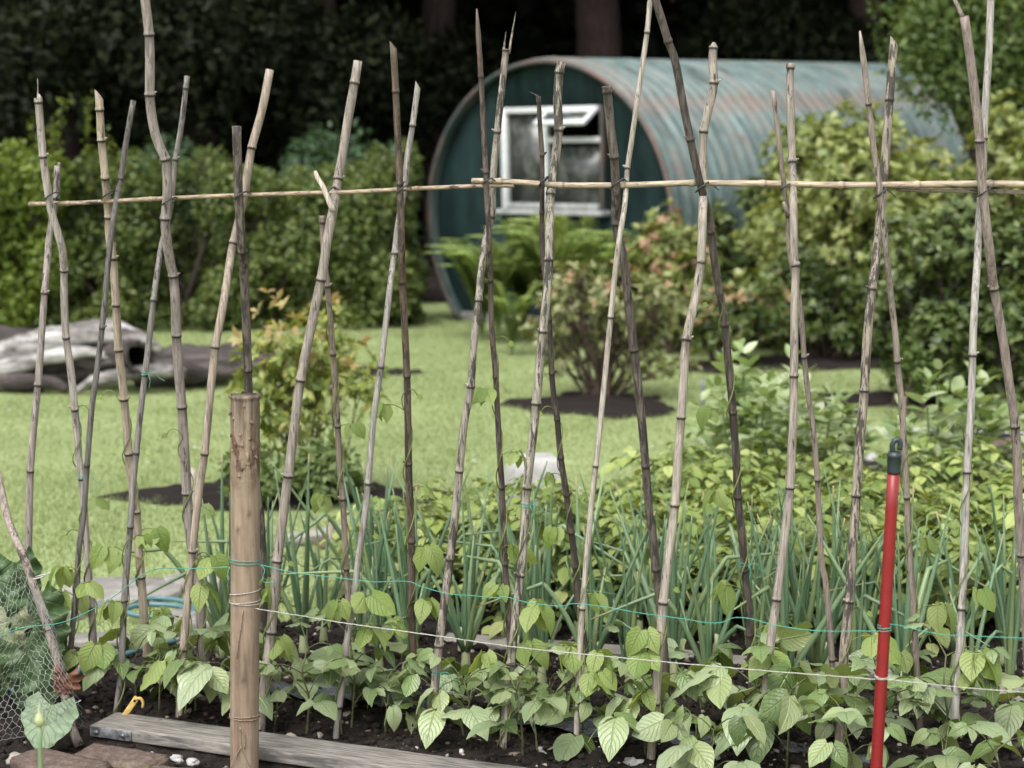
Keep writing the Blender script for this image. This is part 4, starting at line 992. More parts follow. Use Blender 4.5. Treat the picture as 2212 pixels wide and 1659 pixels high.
# red pole
t0 = P(1930.5, 1018, 3.75); t1 = P(1893, 1659, 3.77); dirv = (t1 - t0) / (t0[2] - t1[2]); foot = t1 + dirv * (t1[2] + .05)
rt = thing('red_pole', 'straight red metal pole with a black hooked cap, standing before the canes', 'pole', foot * np.array([1, 1, 0]))
loc = np.array(rt.location)
o = tube('shaft', np.linspace(foot, t0, 12), 0.0128, M['red'], rt, loc, 20); o.location = (0, 0, 0)
ax = nrm(t0 - foot); g = Geo()
tube_into(g, np.array([t0 - ax * .004, t0, t0 + ax * .03, t0 + ax * .031, t0 + ax * .036, t0 + ax * .037, t0 + ax * .042]), np.array([.0142, .0148, .0148, .0155, .0155, .0148, .0135]), 20)
hk = [t0 + ax * .04 + np.array([-.004, 0, 0]), t0 + ax * .058 + np.array([-.006, 0, 0]), t0 + ax * .068 + np.array([.002, 0, 0]), t0 + ax * .062 + np.array([.010, 0, 0]), t0 + ax * .046 + np.array([.010, 0, 0])]
tube_into(g, smooth_path(hk, .004), .0058, 8)
o = g.build('cap', M['cap'], rt, loc); o.location = (0, 0, 0)

def lineobj(name, pts, rad, mat, label, cat, extra=()):
    g = Geo(); sp = smooth_path(pts, .012); tube_into(g, sp + rng.normal(0, rad * .25, sp.shape), rad, 6)
    for e in extra: tube_into(g, smooth_path(e, .006), rad * .9, 6)
    return tag(g.build(name, mat, None, sp[0]), label, cat)
def wraps(zc, turns, rise, r=.0363, start=0.0, x0=None):
    t = np.arange(0, turns * 2 * math.pi, .25); xx = base[0] + (ptop[0] - base[0]) * zc / zt
    return np.stack([xx + np.cos(t + start) * r, 4.27 + np.sin(t + start) * r, zc + rise * t / (turns * 2 * math.pi) + .004 * np.sin(t * .9 + 1)], 1)
zg = P(527, 1222, 4.235)[2]
def dline(px): return np.interp(px, [-100, 500, 560, 1893, 2300], [4.42, 4.25, 4.25, 3.755, 3.65])
gl_ = trace('B1 -40,845 0,828 150,772 350,750 500,700 700,590 880,452 1000,402 1200,400 1450,392')
gr_ = trace('B1 1640,375 1800,415 1950,440 2208,468 B2 220,485 440,482 530,515 700,560 850,572 980,585 1060,580 1200,615 1400,638 1500,622 1700,645 1900,680 2208,722 B3 180,740 290,742 370,712 470,716 600,750 800,785 1000,797 1150,795 1285,797')
gp_ = trace('B3 1355,752 1420,760 1560,795 1720,822 1800,822 2000,832 2260,842')
lft = [P(a, b, dline(a) - .005) for a, b, _ in gl_]; rgt = [P(a, b, dline(a) - .002) for a, b, _ in gr_]; far = [P(a, b, dline(a)) for a, b, _ in gp_]
tw = [wraps(zg, 2.2, .012, .0366, 2.4)]
e = rgt[0]
pole_c = t0 + (foot - t0) * ((t0[2] - rgt[-1][2]) / (t0[2] - foot[2]))
tt = np.linspace(0, 4.2 * math.pi, 40); pw = np.stack([pole_c[0] + np.cos(tt + 3.4) * .0142, pole_c[1] + np.sin(tt + 3.4) * .0142, rgt[-1][2] + .012 * tt / 13], 1)
lineobj('green_twine', lft, .0011, M['stringg'], 'thin green twine strung from the netting past the post to the red pole', 'twine',
        (tw[0], rgt, pw, far, [e, e + np.array([.012, -.004, -.012]), e + np.array([.006, -.01, -.035]), e + np.array([.016, -.01, -.042]), e + np.array([.042, -.01, -.038])], [lft[-1], lft[-1] + np.array([-.006, -.004, -.018]), lft[-1] + np.array([-.003, -.006, -.035])]))
zw = P(527, 1300, 4.235)[2]
wl = [P(a, b, dline(a) - .002) for a, b, _ in trace('B1 1460,628 1620,655 1900,700 2208,750 B2 600,822 1200,905 2208,1003 B3 600,1048 1262,1100')]
wl2 = [P(a, b, dline(a)) for a, b, _ in trace('B3 1335,1100 1800,1150 2260,1186')]
pole_w = t0 + (foot - t0) * ((t0[2] - wl[-1][2]) / (t0[2] - foot[2])); pw = np.stack([pole_w[0] + np.cos(tt + 3.4) * .0140, pole_w[1] + np.sin(tt + 3.4) * .0140, wl[-1][2] + .005 * tt / 13], 1)
lineobj('white_string', wl, .00125, M['stringw'], 'taut white string from the wooden post to the red pole, lower than the green twine', 'string',
        (wraps(zw - .012, 1.5, .035, .0366, 3.6), wraps(zw - .012, 1.1, .006, .0366, 3.0), pw, wl2))
zj = P(527, 1560, 4.235)[2]
q = np.array([base[0] - .004, 4.27 - .0366, zj - .012])
jl = [q, q + np.array([.002, -.001, -.03]), q + np.array([.006, -.001, -.06]), q + np.array([.03, .006, -.12])]
q2 = np.array([base[0] + .009, 4.27 - .037, zw - .02])
lineobj('jute_twine', wraps(zj, 2.1, .012, .0366, 3.3), .0014, M['jute'], 'brown jute twine knotted round the foot of the wooden post', 'twine',
        (jl, [q + np.array([.002, -.001, -.05]), q + np.array([-.012, 0, -.075]), q + np.array([-.03, .008, -.12])], [q, q + np.array([.012, .001, -.025]), q + np.array([.01, -.001, -.055])]))
lineobj('jute_tail', [q2, q2 + np.array([-.004, -.001, -.035]), q2 + np.array([-.012, -.001, -.075]), q2 + np.array([-.016, -.001, -.12])], .0015, M['jute'], 'frayed jute tail hanging down the middle of the wooden post', 'twine')
# green twine scraps tied to canes
for cid, py, lab in (('3b', 812, 'green twine scrap knotted on the thin weathered grey cane'), ('1a', 1068, 'green twine scrap hanging on the pale bent cane at left'), ('8a', 1053, 'green twine scrap tied round the thick blotched cane'), ('7a', 1392, 'green twine scrap tied low on the mottled splintered cane'), ('10b', 1190, 'green twine scrap tied round the long dark cane')):
    c, r = along(CPATH[cid], P(1100, py, 4.68)[2]); t = np.linspace(0, 4 * math.pi, 40)
    ring = np.stack([c[0] + np.cos(t) * (r + .0015), c[1] + np.sin(t) * (r + .0015), c[2] + .005 * np.sin(t * .5)], 1)
    q = c + np.array([r, -r, 0])
    lineobj('twine_scrap', ring, .0009, M['stringg'], lab, 'twine', ([q, q + np.array([.018, -.004, .004]), q + np.array([.03, 0, -.012]), q + np.array([.045, 0, -.02])], [q, q + np.array([.006, -.004, -.018]), q + np.array([.002, -.004, -.04])]))

# ------------------------------------------------------------------ plank, bricks, peg, hose, sheet, boards
dirp = nrm(np.array([.52, -.205, 0])); perp = np.array([-dirp[1], dirp[0], 0]); c0 = G(197, 1601)
Lp, Wp, Tp = 1.2, .118, .032
cc = c0 + dirp * Lp / 2 + perp * Wp / 2 + np.array([0, 0, Tp / 2 + .012])
Mx = np.stack([dirp, perp, [0, 0, 1]], 1)
t = thing('plank', 'long weathered grey plank lying at the front of the bed behind the post', 'plank', cc * np.array([1, 1, 0]), math.atan2(dirp[1], dirp[0]))
g = Geo()
nxp, nyp = 80, 10
for (zz, fl) in ((Tp + .012, 1),):
    X, Y = np.meshgrid(np.linspace(-Lp / 2, Lp / 2, nxp), np.linspace(-Wp / 2, Wp / 2, nyp))
box_into(g, (0, 0, Tp / 2 + .012), (Lp, Wp, Tp), None, .004)
g.build('board', M['plank'], t)
g = Geo(); box_into(g, (-Lp / 2 + .062, -Wp / 2 - .002, Tp / 2 + .012), (.125, .004, .026), None, .001); box_into(g, (-Lp / 2 - .002, 0, Tp / 2 + .012), (.004, Wp * .98, .026), None, .001)
for bx in (-Lp / 2 + .02, -Lp / 2 + .10): tube_into(g, np.array([[bx, -Wp / 2 - .004, Tp / 2 + .012], [bx, -Wp / 2 - .007, Tp / 2 + .012]]), .006, 10)
g.build('metal_bracket', M['steel'], t)

def brick(px, py, rz, size, label, tilt=0.0):
    c = G(px, py, .03); t = thing('brick', label, 'brick', (c[0], c[1], 0), rz, 'old bricks edging the front of the bed')
    import bmesh
    bm = bmesh.new(); bmesh.ops.create_cube(bm, size=1)
    for v in bm.verts: v.co = Vector((v.co.x * size[0], v.co.y * size[1], v.co.z * size[2]))
    bmesh.ops.bevel(bm, geom=bm.edges[:], offset=.006, segments=2, affect='EDGES')
    bmesh.ops.subdivide_edges(bm, edges=[e for e in bm.edges if e.calc_length() > .03], cuts=6, use_grid_fill=True)
    for v in bm.verts:
        v.co += Vector(mnoise.noise_vector(v.co * 22 + Vector((px, py, 0)))) * .0035
        v.co.z += size[2] * .5 - .02
    me = bpy.data.meshes.new('body'); bm.to_mesh(me); bm.free(); me.materials.append(M['brick'])
    for p in me.polygons: p.use_smooth = True
    o = bpy.data.objects.new('body', me); COL.objects.link(o); o.parent = t; o.rotation_euler = (R(tilt), 0, 0)
for a in ((130, 1652, R(-30), (.24, .11, .062), 'mossy old brick at the bottom left corner, nearest the rhubarb leaf'), (262, 1638, R(-24), (.235, .095, .06), 'mossy old brick between the plank end and the corner brick', 4), (345, 1672, R(-12), (.16, .10, .055), 'old brick cut by the bottom edge left of the post')): brick(*a)

def stone(px, py, s, label, mat='stone', seed=0, z=.02):
    c = G(px, py, z); g = Geo()
    import bmesh
    bm = bmesh.new(); bmesh.ops.create_icosphere(bm, subdivisions=3, radius=1)
    for v in bm.verts:
        k = 1 + .6 * mnoise.noise(v.co * 1.3 + Vector((seed * 3.1, 0, 0))) + .3 * mnoise.noise(v.co * 3 + Vector((0, seed, 0)))
        v.co = Vector((v.co.x * s[0], v.co.y * s[1], v.co.z * s[2])) * k
    V = np.array([list(v.co) for v in bm.verts]); f = np.array([[q.index for q in x.verts] for x in bm.faces]); bm.free()
    g.add(V, f); o = g.build('stone', M[mat]); o.location = (c[0], c[1], z + s[2] * .3)
    tag(o, label, 'stone', 'loose stones on the soil')
for k, (px, py, s, lab) in enumerate(((383, 1642, .017, 'white nibbled flint below the plank, largest of three'), (325, 1634, .013, 'pale flint left of the white nibbled flint below the plank'), (417, 1648, .015, 'rounded white flint beside the wooden post'), (37, 1642, .024, 'pinkish stone at the bottom left corner below the rhubarb leaf'),
        (235, 1432, .03, 'brown lump of flint beside the blue hose'), (626, 1595, .016, 'pale flat stone on the soil right of the post'), (688, 1592, .012, 'small pale stone right of the flat stone by the post'), (897, 1620, .011, 'square white chip on the soil left of the mottled cane foot'),
        (1157, 1632, .024, 'large white flint at the foot of the blotched cane'), (1368, 1651, .022, 'white stone at the bottom edge below the very pale cane'), (355, 1490, .014, 'pale stone behind the yellow peg'), (480, 1500, .016, 'grey stone left of the wooden post on the soil'), (1685, 1465, .022, 'white lump by the onion bulbs left of the red pole'), (2130, 1500, .02, 'white lump by the onion bulbs near the right edge'), (755, 1660, .012, 'tan pebble beyond the plank end'))):
    stone(px, py, (s, s * .8, s * .62), lab, 'concrete' if 'white' in lab else 'stone', k)

# yellow peg
c = G(258, 1562, .02); top = P(292, 1512, c[1]); ax = nrm(top - c)
g = Geo(); sd_ = nrm(np.cross(ax, [0, 1, 0])); Mx = np.stack([sd_, np.cross(ax, sd_), ax], 1)
L_ = np.linalg.norm(top - c); box_into(g, (c + top) / 2, (.015, .006, L_ + .02), Mx, .002)
hp = [top + ax * .004, top + ax * .004 + np.array([.012, 0, .001]), top + np.array([.021, 0, -.008]), top + np.array([.019, 0, -.020])]
for s in (-.003, .003): tube_into(g, smooth_path([h_ + np.array([0, s, 0]) for h_ in hp], .004), .0032, 6)
tg = thing('ground_peg', 'yellow plastic hooked peg stuck in the soil behind the plank', 'peg', c)
o = g.build('shaft', M['yellow'], tg, c); o.location = (0, 0, 0)
g = Geo(); tube_into(g, np.array([top - ax * .002 + np.array([0, -.0036, 0]), top - ax * .002 + np.array([0, .0036, 0])]), .0036, 10); o = g.build('hole_shade', M['black'], tg, c); o.location = (0, 0, 0)  # black plug painted as the shade of the peg's eyelet

# hose
hp = [G(a, b, .03) for a, b in ((-60, 1500), (30, 1492), (100, 1478), (158, 1468))] + [G(162, 1462, .035), G(172, 1448, .05), G(190, 1440, .045), G(240, 1425, .03), G(300, 1404, .025), G(360, 1388, .02), G(430, 1375, .02), G(540, 1352, .02)]
th = thing('garden_hose', 'pale blue hose snaking over the soil behind the bean row', 'hose', hp[4]); lo = np.array(hp[4])
g = Geo(); tube_into(g, smooth_path(hp, .02), .0095, 12); o = g.build('tube', M['hose'], th, lo); o.location = (0, 0, 0)
g = Geo(); a, b = np.array(hp[5]), np.array(hp[7]); a = np.array(hp[6]); tube_into(g, np.linspace(a + (b - a) * -.25, a + (b - a) * .45, 6), np.array([.014, .017, .0165, .0175, .0165, .0145]), 12); o = g.build('connector', M['orange'], th, lo); o.location = (0, 0, 0)
cp = [G(290, 1300, .02), G(340, 1292, .02), G(400, 1300, .02), G(420, 1318, .03), G(380, 1332, .02), G(300, 1330, .02), G(270, 1318, .03), G(310, 1306, .035), G(390, 1310, .035), G(430, 1330, .02), G(520, 1330, .02)]
tag(tube('hose_coil', smooth_path(cp, .02), .0085, M['hose'], None, None, 10), 'coil of blue green hose by the paving stones at left', 'hose')

# wet black sheet strip between the two rows of beans
g = Geo(); pts = [(330, 1462), (480, 1478), (640, 1495), (800, 1512), (980, 1540), (1180, 1565), (1420, 1592), (1640, 1612), (1880, 1648)]
ctr = smooth_path([G(a, b, .03) for a, b in pts], .02); n = len(ctr); wv = np.linspace(-1, 1, 9)
Wd = .04 + .015 * np.sin(np.arange(n) * .11)
V = np.zeros((n, 9, 3))
for k in range(9):
    V[:, k] = ctr + np.stack([.25 * Wd * wv[k], Wd * wv[k], .012 * (1 - wv[k] ** 2) + .022 * (vnoise(ctr[:, 0] + 5, ctr[:, 1] + wv[k] * .1, .03, 14) - .5) + .004], 1)
i = np.arange(n - 1)[:, None] * 9; j = np.arange(8)[None, :]; q = np.stack([i + j, i + j + 1, i + 9 + j + 1, i + 9 + j], -1).reshape(-1, 4)
g.add(V.reshape(-1, 3), q); tag(g.build('plastic_sheet', M['sheet']), 'wet dark grey plastic strip lying along the bean row between the canes', 'plastic sheet')

def laid_board(p0, p1, wid, th_, mat, label, name='board', cat='board', group=None):
    a = G(*p0, .02); b = G(*p1, .02); dr = nrm(b - a); pr = np.array([-dr[1], dr[0], 0]); L_ = np.linalg.norm(b - a)
    g = Geo(); box_into(g, (0, 0, th_ / 2), (L_, wid, th_), None, .003); o = g.build(name, M[mat]); o.location = tuple((a + b) / 2 + np.array([0, 0, -.002])); o.rotation_euler = (R(2), 0, math.atan2(dr[1], dr[0]))
    return tag(o, label, cat, group)
laid_board((960, 1388), (1500, 1428), .085, .022, 'board', 'pale weathered board between beans and onions, behind the very pale cane')
laid_board((1560, 1436), (1960, 1464), .085, .022, 'board', 'pale weathered board among the onions left of the red pole')
laid_board((2010, 1490), (2300, 1518), .085, .022, 'board', 'pale weathered board among the onions at the right edge')
laid_board((610, 1176), (830, 1140), .09, .03, 'board', 'pale board lying on rubble behind the onions right of the post')
# paving, block, rubble
def slab(px, py, rx, ry, label, seed):
    c = G(px, py); na = 40; aa = np.linspace(0, 2 * math.pi, na, endpoint=False); k = 1 + .22 * (vnoise(np.cos(aa) * 2 + 20, np.sin(aa) * 2 + 20, .9, seed) - .5)
    g = Geo(); rim = np.stack([np.cos(aa) * rx * k, np.sin(aa) * ry * k, 0 * aa], 1)
    V = np.vstack([rim + [0, 0, -.03], rim + [0, 0, .016], rim * .97 + [0, 0, .022]]); j = np.arange(na); j2 = (j + 1) % na
    g.add(V, [np.stack([j, j2, j2 + na, j + na], 1), np.stack([j + na, j2 + na, j2 + 2 * na, j + 2 * na], 1), (j + 2 * na)[None, :]])
    o = g.build('paving_slab', M['slab'], smooth=False); o.location = (c[0], c[1], -.004 + seed * .004); tag(o, label, 'paving slab', 'paving slabs at the lawn edge')
slab(258, 1283, .215, .17, 'large grey paving slab at the lawn edge behind the tan cane', 1); slab(120, 1328, .10, .07, 'small grey paving slab left of the large one', 2)
slab(438, 1262, .13, .11, 'pale paving slab at the lawn edge left of the wooden post', 3); slab(445, 1352, .17, .10, 'grey paving slab beside the blue hose coil', 4); slab(212, 1402, .12, .06, 'grey paving slab at the left behind the hose', 5)
c = G(1155, 1150); tb = P(1155, 985, 6.8); g = Geo()
hb = tb[2]; nb = 4
prof = [(0, .115), (hb * .5, .108), (hb * .86, .10), (hb * .95, .093), (hb, .075)]
for (z0_, a0_), (z1_, a1_) in zip(prof[:-1], prof[1:]):
    pass
def rsq(z_, a_):
    pp = []; e_ = a_ * .25
    for sx, sy, a1 in ((1, 1, 0), (-1, 1, 90), (-1, -1, 180), (1, -1, 270)):
        for t_ in (0, 30, 60, 90): pp.append((sx * (a_ - e_) + e_ * math.cos(R(a1 + t_)), (sy * (a_ - e_) + e_ * math.sin(R(a1 + t_))) * .9, z_))
    return np.array(pp)
rings = [rsq(a, b) for a, b in prof]; V = np.vstack(rings); j = np.arange(16); j2 = (j + 1) % 16
g.add(V, [np.stack([j + k * 16, j2 + k * 16, j2 + (k + 1) * 16, j + (k + 1) * 16], 1) for k in range(4)] + [(j + 64)[None, :]])
o = g.build('concrete_block', M['concrete']); o.location = (tb[0], 6.8, 0); o.rotation_euler = (0, 0, .25); tag(o, 'white concrete block standing on the lawn behind the potatoes', 'concrete block')
for k, (px, py, s, lab) in enumerate(((770, 1150, .05, 'white rubble stone on the board behind the short brown cane'), (975, 1160, .045, 'pale rubble stone in the potatoes left of the splintered cane'), (1000, 1138, .035, 'pale rubble stone behind the potatoes near the pointed cane'), (700, 1178, .04, 'reddish brown half brick behind the onions right of the post'), (2030, 1020, .07, 'dark stone in the broad beans right of the red pole'), (2180, 985, .10, 'large dark stone at the right edge among broad beans'), (1885, 1000, .05, 'grey stone left of the red pole cap'))):
    stone(px, py, (s, s * .7, s * .6), lab, 'brick' if 'brick' in lab or 'dark' in lab else 'concrete', 40 + k)
def stake(px, y0, y1, wpx, d, mat, label, name='stake', cat='stake'):
    a = P(px, y0, d); b = np.array([P(px, y1, d)[0], d, -.03]); o = tube(name, np.linspace(b, a, 6), wpx / 2 / F * d, M[mat], None, b, 8); tag(o, label, cat)
    if mat == 'cane': o.color = (.3, .26, .22, .15)
stake(418, 1012, 1130, 12, 7.2, 'cane', 'short grey stake at the mulch bed behind the wavy cane', 'short_stake'); stake(716, 1116, 1180, 12, 6.7, 'cane', 'short brown stake by the rubble right of the post', 'short_stake')
stake(1518, 820, 880, 9, 10.3, 'metalpost', 'grey metal post stub on the lawn behind the crooked cane', 'metal_stub', 'metal stub'); stake(1951, 858, 920, 9, 9.3, 'cane', 'thin brown stake holding the far white line', 'short_stake')
q = [P(1667, 917, 8.6), P(1790, 921, 8.7), P(1951, 927, 8.8), P(2080, 931, 8.6), P(2300, 938, 8.5)]
tag(tube('white_line', smooth_path(q, .1), .0045, M['white'], None, None, 6), 'white line stretched over the lawn at right behind the broad beans', 'line')

# ------------------------------------------------------------------ rhubarb and netting at left
def crinkled(width, length, seed, amp=.05, cup=.25, lobes=.08):
    """big rhubarb leaf, crinkled between its veins"""
    nv, nu = 26, 21; v = np.linspace(0, 1, nv); u = np.linspace(-1, 1, nu); U, Vv = np.meshgrid(u, v)
    wv = width * np.maximum(.02, np.sin(math.pi * (Vv * .93 + .07) ** .62)) ** .75 * (1 + lobes * np.sin(Vv * 21 + np.sign(U) * 1.3 + seed))
    X = U * wv; Y = length * (Vv - .26 * np.abs(U) ** 1.5 * (1 - Vv) ** 3)
    Z = -cup * length * Vv ** 2 - cup * .7 * X ** 2 / width + amp * length * (vnoise(X * 9 / length, Y * 9 / length, 1.4, seed) - .5) + amp * .5 * length * np.abs(np.sin(Vv * 13 - np.abs(U) * 4)) * np.abs(U) + amp * length * np.abs(U) ** 3 * np.sin(Vv * 30 + seed)
    i = np.arange(nv - 1)[:, None] * nu; j = np.arange(nu - 1)[None, :]
    return np.stack([X, Y, Z], -1).reshape(-1, 3), np.stack([i + j, i + j + 1, i + nu + j + 1, i + nu + j], -1).reshape(-1, 4), np.stack([(U + 1) / 2, Vv], -1).reshape(-1, 2)
rb = G(60, 1585); t = thing('rhubarb_plant', 'rhubarb with big crinkled dark leaves crowded inside the wire netting', 'rhubarb', rb); rbv = np.array(rb)
for k, (px, py, d, dr, up, sz, mat) in enumerate(((35, 1215, 4.72, (.3, -.3, -1), (.2, -1, .5), .14, 'rhubarb'), (75, 1300, 4.66, (.35, -.3, -1), (.5, -1, .3), .19, 'rhubarb'), (-10, 1255, 4.66, (.05, -.3, -1), (-.3, -1, .35), .17, 'rhubarb'), (20, 1330, 4.63, (-.3, -.35, -1), (-.3, -1, .5), .16, 'rhubarb_pale'),
        (52, 1392, 4.6, (.55, -.3, -1), (.3, -1, .6), .18, 'rhubarb'), (95, 1395, 4.68, (.5, -.1, -1), (.7, -1, .3), .15, 'rhubarb'), (70, 1490, 4.66, (.2, -.2, -1), (.2, -1, .3), .12, 'rhubarb'), (15, 1395, 4.7, (-.2, -.1, -1), (0, -1, .2), .15, 'rhubarb'))):
    T = crinkled(.42, 1.0, k + 3, .13); gg = Geo(); place(gg, T, P(px, py, d) - rbv, np.array(dr, float), np.array(up, float), sz); gg.build('leaf', M[mat], t)
for k, (px, py) in enumerate(((75, 1470), (45, 1460), (20, 1440), (95, 1440))):
    a = np.array([rng.normal(0, .015), rng.normal(0, .02), 0]); b = P(px, py - 60, 4.68) - rbv; gg = Geo(); tube_into(gg, smooth_path([a, (a + b) / 2 + np.array([.02, 0, 0]), b], .02), .008, 8); gg.build('stalk', M['stalk'], t)
gg = Geo(); place(gg, crinkled(.5, 1.0, 17, .22, .5, .2), P(145, 1455, 4.53) - rbv, np.array([-.15, -.1, -1.0]), np.array([.2, -1, .3]), .075); gg.build('withered_leaf', M['dead'], t)
t2 = thing('rhubarb_leaf', 'single pale green rhubarb leaf lying outside the netting by the bricks', 'rhubarb leaf', G(110, 1600)); gg = Geo()
place(gg, crinkled(.56, 1.0, 23, .035, .12, .05), P(112, 1522, 4.47) - np.array(t2.location), np.array([-.12, -.55, -.62]), np.array([.05, -.75, .75]), .125); gg.build('blade', M['rhubarb_light'], t2)
# netting: a curtain of hexagons, bellied over the leaves
def net_pt(u, v):
    """u left to right 0..1, v top to bottom 0..1 in photo terms"""
    yt = np.interp(u, [0, .45, .62, .75, 1], [1300, 1262, 1215, 1235, 1300]); xr = np.interp(v, [0, .25, .6, .85, 1], [95, 125, 155, 182, 190])
    xl = -70; px = xl + (xr - xl) * u; py = yt + (np.interp(u, [0, .5, .8, 1], [1612, 1590, 1562, 1580]) - yt) * v
    d = 4.475 + .10 * (u - .55) ** 2 + .025 * math.sin(u * 9 + v * 5) + .02 * math.sin(v * 11 + u * 3) + .12 * max(0, u - .75) - .02 * v
    return P(px, py, d)
g = Geo(); nu_, nv_ = 17, 27
def hexnode(c, r_, k):  # vertical hex lattice
    return (c, r_, k)
ptsN = {}
def node(a, b):
    key = (round(a, 3), round(b, 3))
    if key not in ptsN: ptsN[key] = net_pt(min(1, max(0, a / nu_ + rng.normal(0, .006))), min(1, max(0, b / nv_ + rng.normal(0, .004))))
    return ptsN[key]
for r_ in range(nv_):
    for c_ in range(nu_):
        o_ = .5 * (r_ % 2); a = c_ + o_
        if a + .5 > nu_: continue
        A = node(a, r_ + .33); B = node(a, r_ + .0 + .85); C_ = node(a - .5, r_ + .85 + .48 - .0) if a - .5 >= 0 else None; D_ = node(a + .5, r_ + 1.33) if a + .5 <= nu_ else None
        tube_into(g, np.array([A, B]), .0008, 4, False)
        if a - .5 >= 0: tube_into(g, np.array([B, node(a - .5, r_ + 1.33)]), .00065, 4, False)
        if D_ is not None: tube_into(g, np.array([B, D_]), .00065, 4, False)
tag(g.build('wire_netting', M['wire'], None, G(60, 1590)), 'galvanised hexagonal wire netting hung round the rhubarb at left', 'wire netting')
# extra scrunched netting at the stake top
stk = [P(a, b, d) for a, b, d in ((-6, 1020, 4.70), (18, 1125, 4.66), (50, 1200, 4.62), (72, 1262, 4.60), (110, 1375, 4.58), (134, 1468, 4.56), (150, 1555, 4.54), (172, 1612, 4.52))]
g = Geo(); sp = smooth_path(stk, .02); tube_into(g, sp, np.linspace(.0105, .0125, len(sp)), 10, wob=.02); o = g.build('netting_stake', M['cane'], None, sp[-1]); o.color = (.24, .2, .17, .45)
tag(o, 'weathered stake leaning left that holds up the wire netting', 'stake')
for px, py, d, mat, lab in ((80, 1250, 4.585, 'zipw', 'white cable tie near the top of the netting stake'), (146, 1527, 4.535, 'zipw', 'white cable tie near the foot of the netting stake'), (107, 1362, 4.56, 'zip', 'black cable tie halfway down the netting stake')):
    c = P(px, py, d); tt_ = np.linspace(0, 2 * math.pi, 25); g = Geo(); tube_into(g, np.stack([c[0] + .016 * np.cos(tt_), c[1] + .016 * np.sin(tt_) + .02, c[2] + .004 * np.cos(tt_)], 1), .0017, 6, False)
    q = c + np.array([.014, .01, .004]); tube_into(g, np.array([q, q + np.array([.02, -.004, .012])]), .0014, 5); tag(g.build('cable_tie', M[mat], None, c), lab, 'cable tie', 'ties on the netting stake')
# flower bud close to the lens
q0 = P(96, 1760, 3.2); q1 = P(88, 1655, 3.2); q2_ = P(86, 1565, 3.2); foot_ = np.array([q0[0] + .01, 3.2, 0])
t = thing('onion_bud', 'pale unopened onion flower bud on a green stalk, out of focus at bottom left', 'flower bud', foot_)
g = Geo(); tube_into(g, smooth_path([foot_, q0, q1, q2_], .03), .0042, 10); g.build('stalk', M['onion'], t, foot_).location = (0, 0, 0)
g = Geo(); hb_ = q2_; zz = np.array([-.004, 0, .005, .010, .016, .022, .03, .04]); tube_into(g, np.stack([hb_[0] + 0 * zz, hb_[1] + 0 * zz, hb_[2] + zz], 1), np.array([.0042, .008, .0098, .0095, .007, .0038, .0018, .0006]), 12); g.build('bud', M['onion_base'], t, foot_).location = (0, 0, 0)

# ------------------------------------------------------------------ hut
HC = P(1195, 478, 14.9); HR = 1.292; YAW = R(49)
hut = thing('tin_hut', 'round topped hut with dark teal end wall and rusty blue corrugated tin roof', 'hut', (HC[0], HC[1], 0), YAW)
hut.rotation_euler = (R(-.6), R(-1.2), YAW)
zc = HC[2]; A0, A1 = -R(41), R(221)
# local axes: x = along the hut (into the distance), y = across (left seen from the camera is +y)
def arc(a, r): return (-math.cos(a) * r, zc + math.sin(a) * r)     # (y, z): a=0 right side seen from the camera
g = Geo(); S = np.arange(-.09, 10.6, .0125 * 1.0); na = 72; AA = np.linspace(A0, A1, na)
rr = HR + .020 * np.cos(2 * math.pi * S / .15)
Sx, Ax = np.meshgrid(S, AA, indexing='ij'); Rr = rr[:, None] + np.zeros_like(Ax)
seam = .02 * ((Ax > R(48)) & (Ax < R(132))); Rr = Rr + seam
V = np.stack([Sx, -np.cos(Ax) * Rr, zc + np.sin(Ax) * Rr], -1); UV = np.stack([Ax, Sx], -1)
mk = np.exp(-((Ax - R(46)) / .05) ** 2) + np.exp(-((Ax - R(134)) / .05) ** 2) + .55 * np.exp(-((Sx + .05) / .25) ** 2) * np.exp(-((Ax - R(78)) / .55) ** 2)
n = len(S); i = np.arange(n - 1)[:, None] * na; j = np.arange(na - 1)[None, :]
g.add(V.reshape(-1, 3), np.stack([i + j, i + na + j, i + na + j + 1, i + j + 1], -1).reshape(-1, 4), UV.reshape(-1, 2), mk.ravel())
g.build('roof', M['roof'], hut)
# edge trim
g = Geo(); ring = np.array([[-.09, *arc(a, HR + .004)] for a in AA]); tube_into(g, ring, .022, 8); g.build('roof_edge', M['tealtrim'], hut)
# end wall with a real window opening
wy0, wy1, wz0, wz1 = -.535, .535, 1.40 - .42, 1.40 + .41       # +y is left in the photo
def ray_rect(cy, cz, dy, dz):
    k = 1e9
    for lim, c, d in ((wy1, cy, dy), (wy0, cy, dy), (wz1, cz, dz), (wz0, cz, dz)):
        if abs(d) > 1e-9:
            t_ = (lim - c) / d
            if t_ > 1e-6: k = min(k, t_)
    return cy + dy * k, cz + dz * k
wy0, wy1 = wy0 - .05, wy1 - .05; cyw, czw = -.05, 1.40; outer = [arc(a, HR - .012) for a in np.linspace(A0, A1, 110)]
b0, b1 = outer[-1], outer[0]
outer += [(b0[0] + (b1[0] - b0[0]) * k / 24, b0[1] + (b1[1] - b0[1]) * k / 24) for k in range(1, 24)]
extra = [math.atan2(z_ - czw, y_ - cyw) for y_ in (wy0, wy1) for z_ in (wz0, wz1)]
inner = [ray_rect(cyw, czw, y_ - cyw, z_ - czw) for y_, z_ in outer]
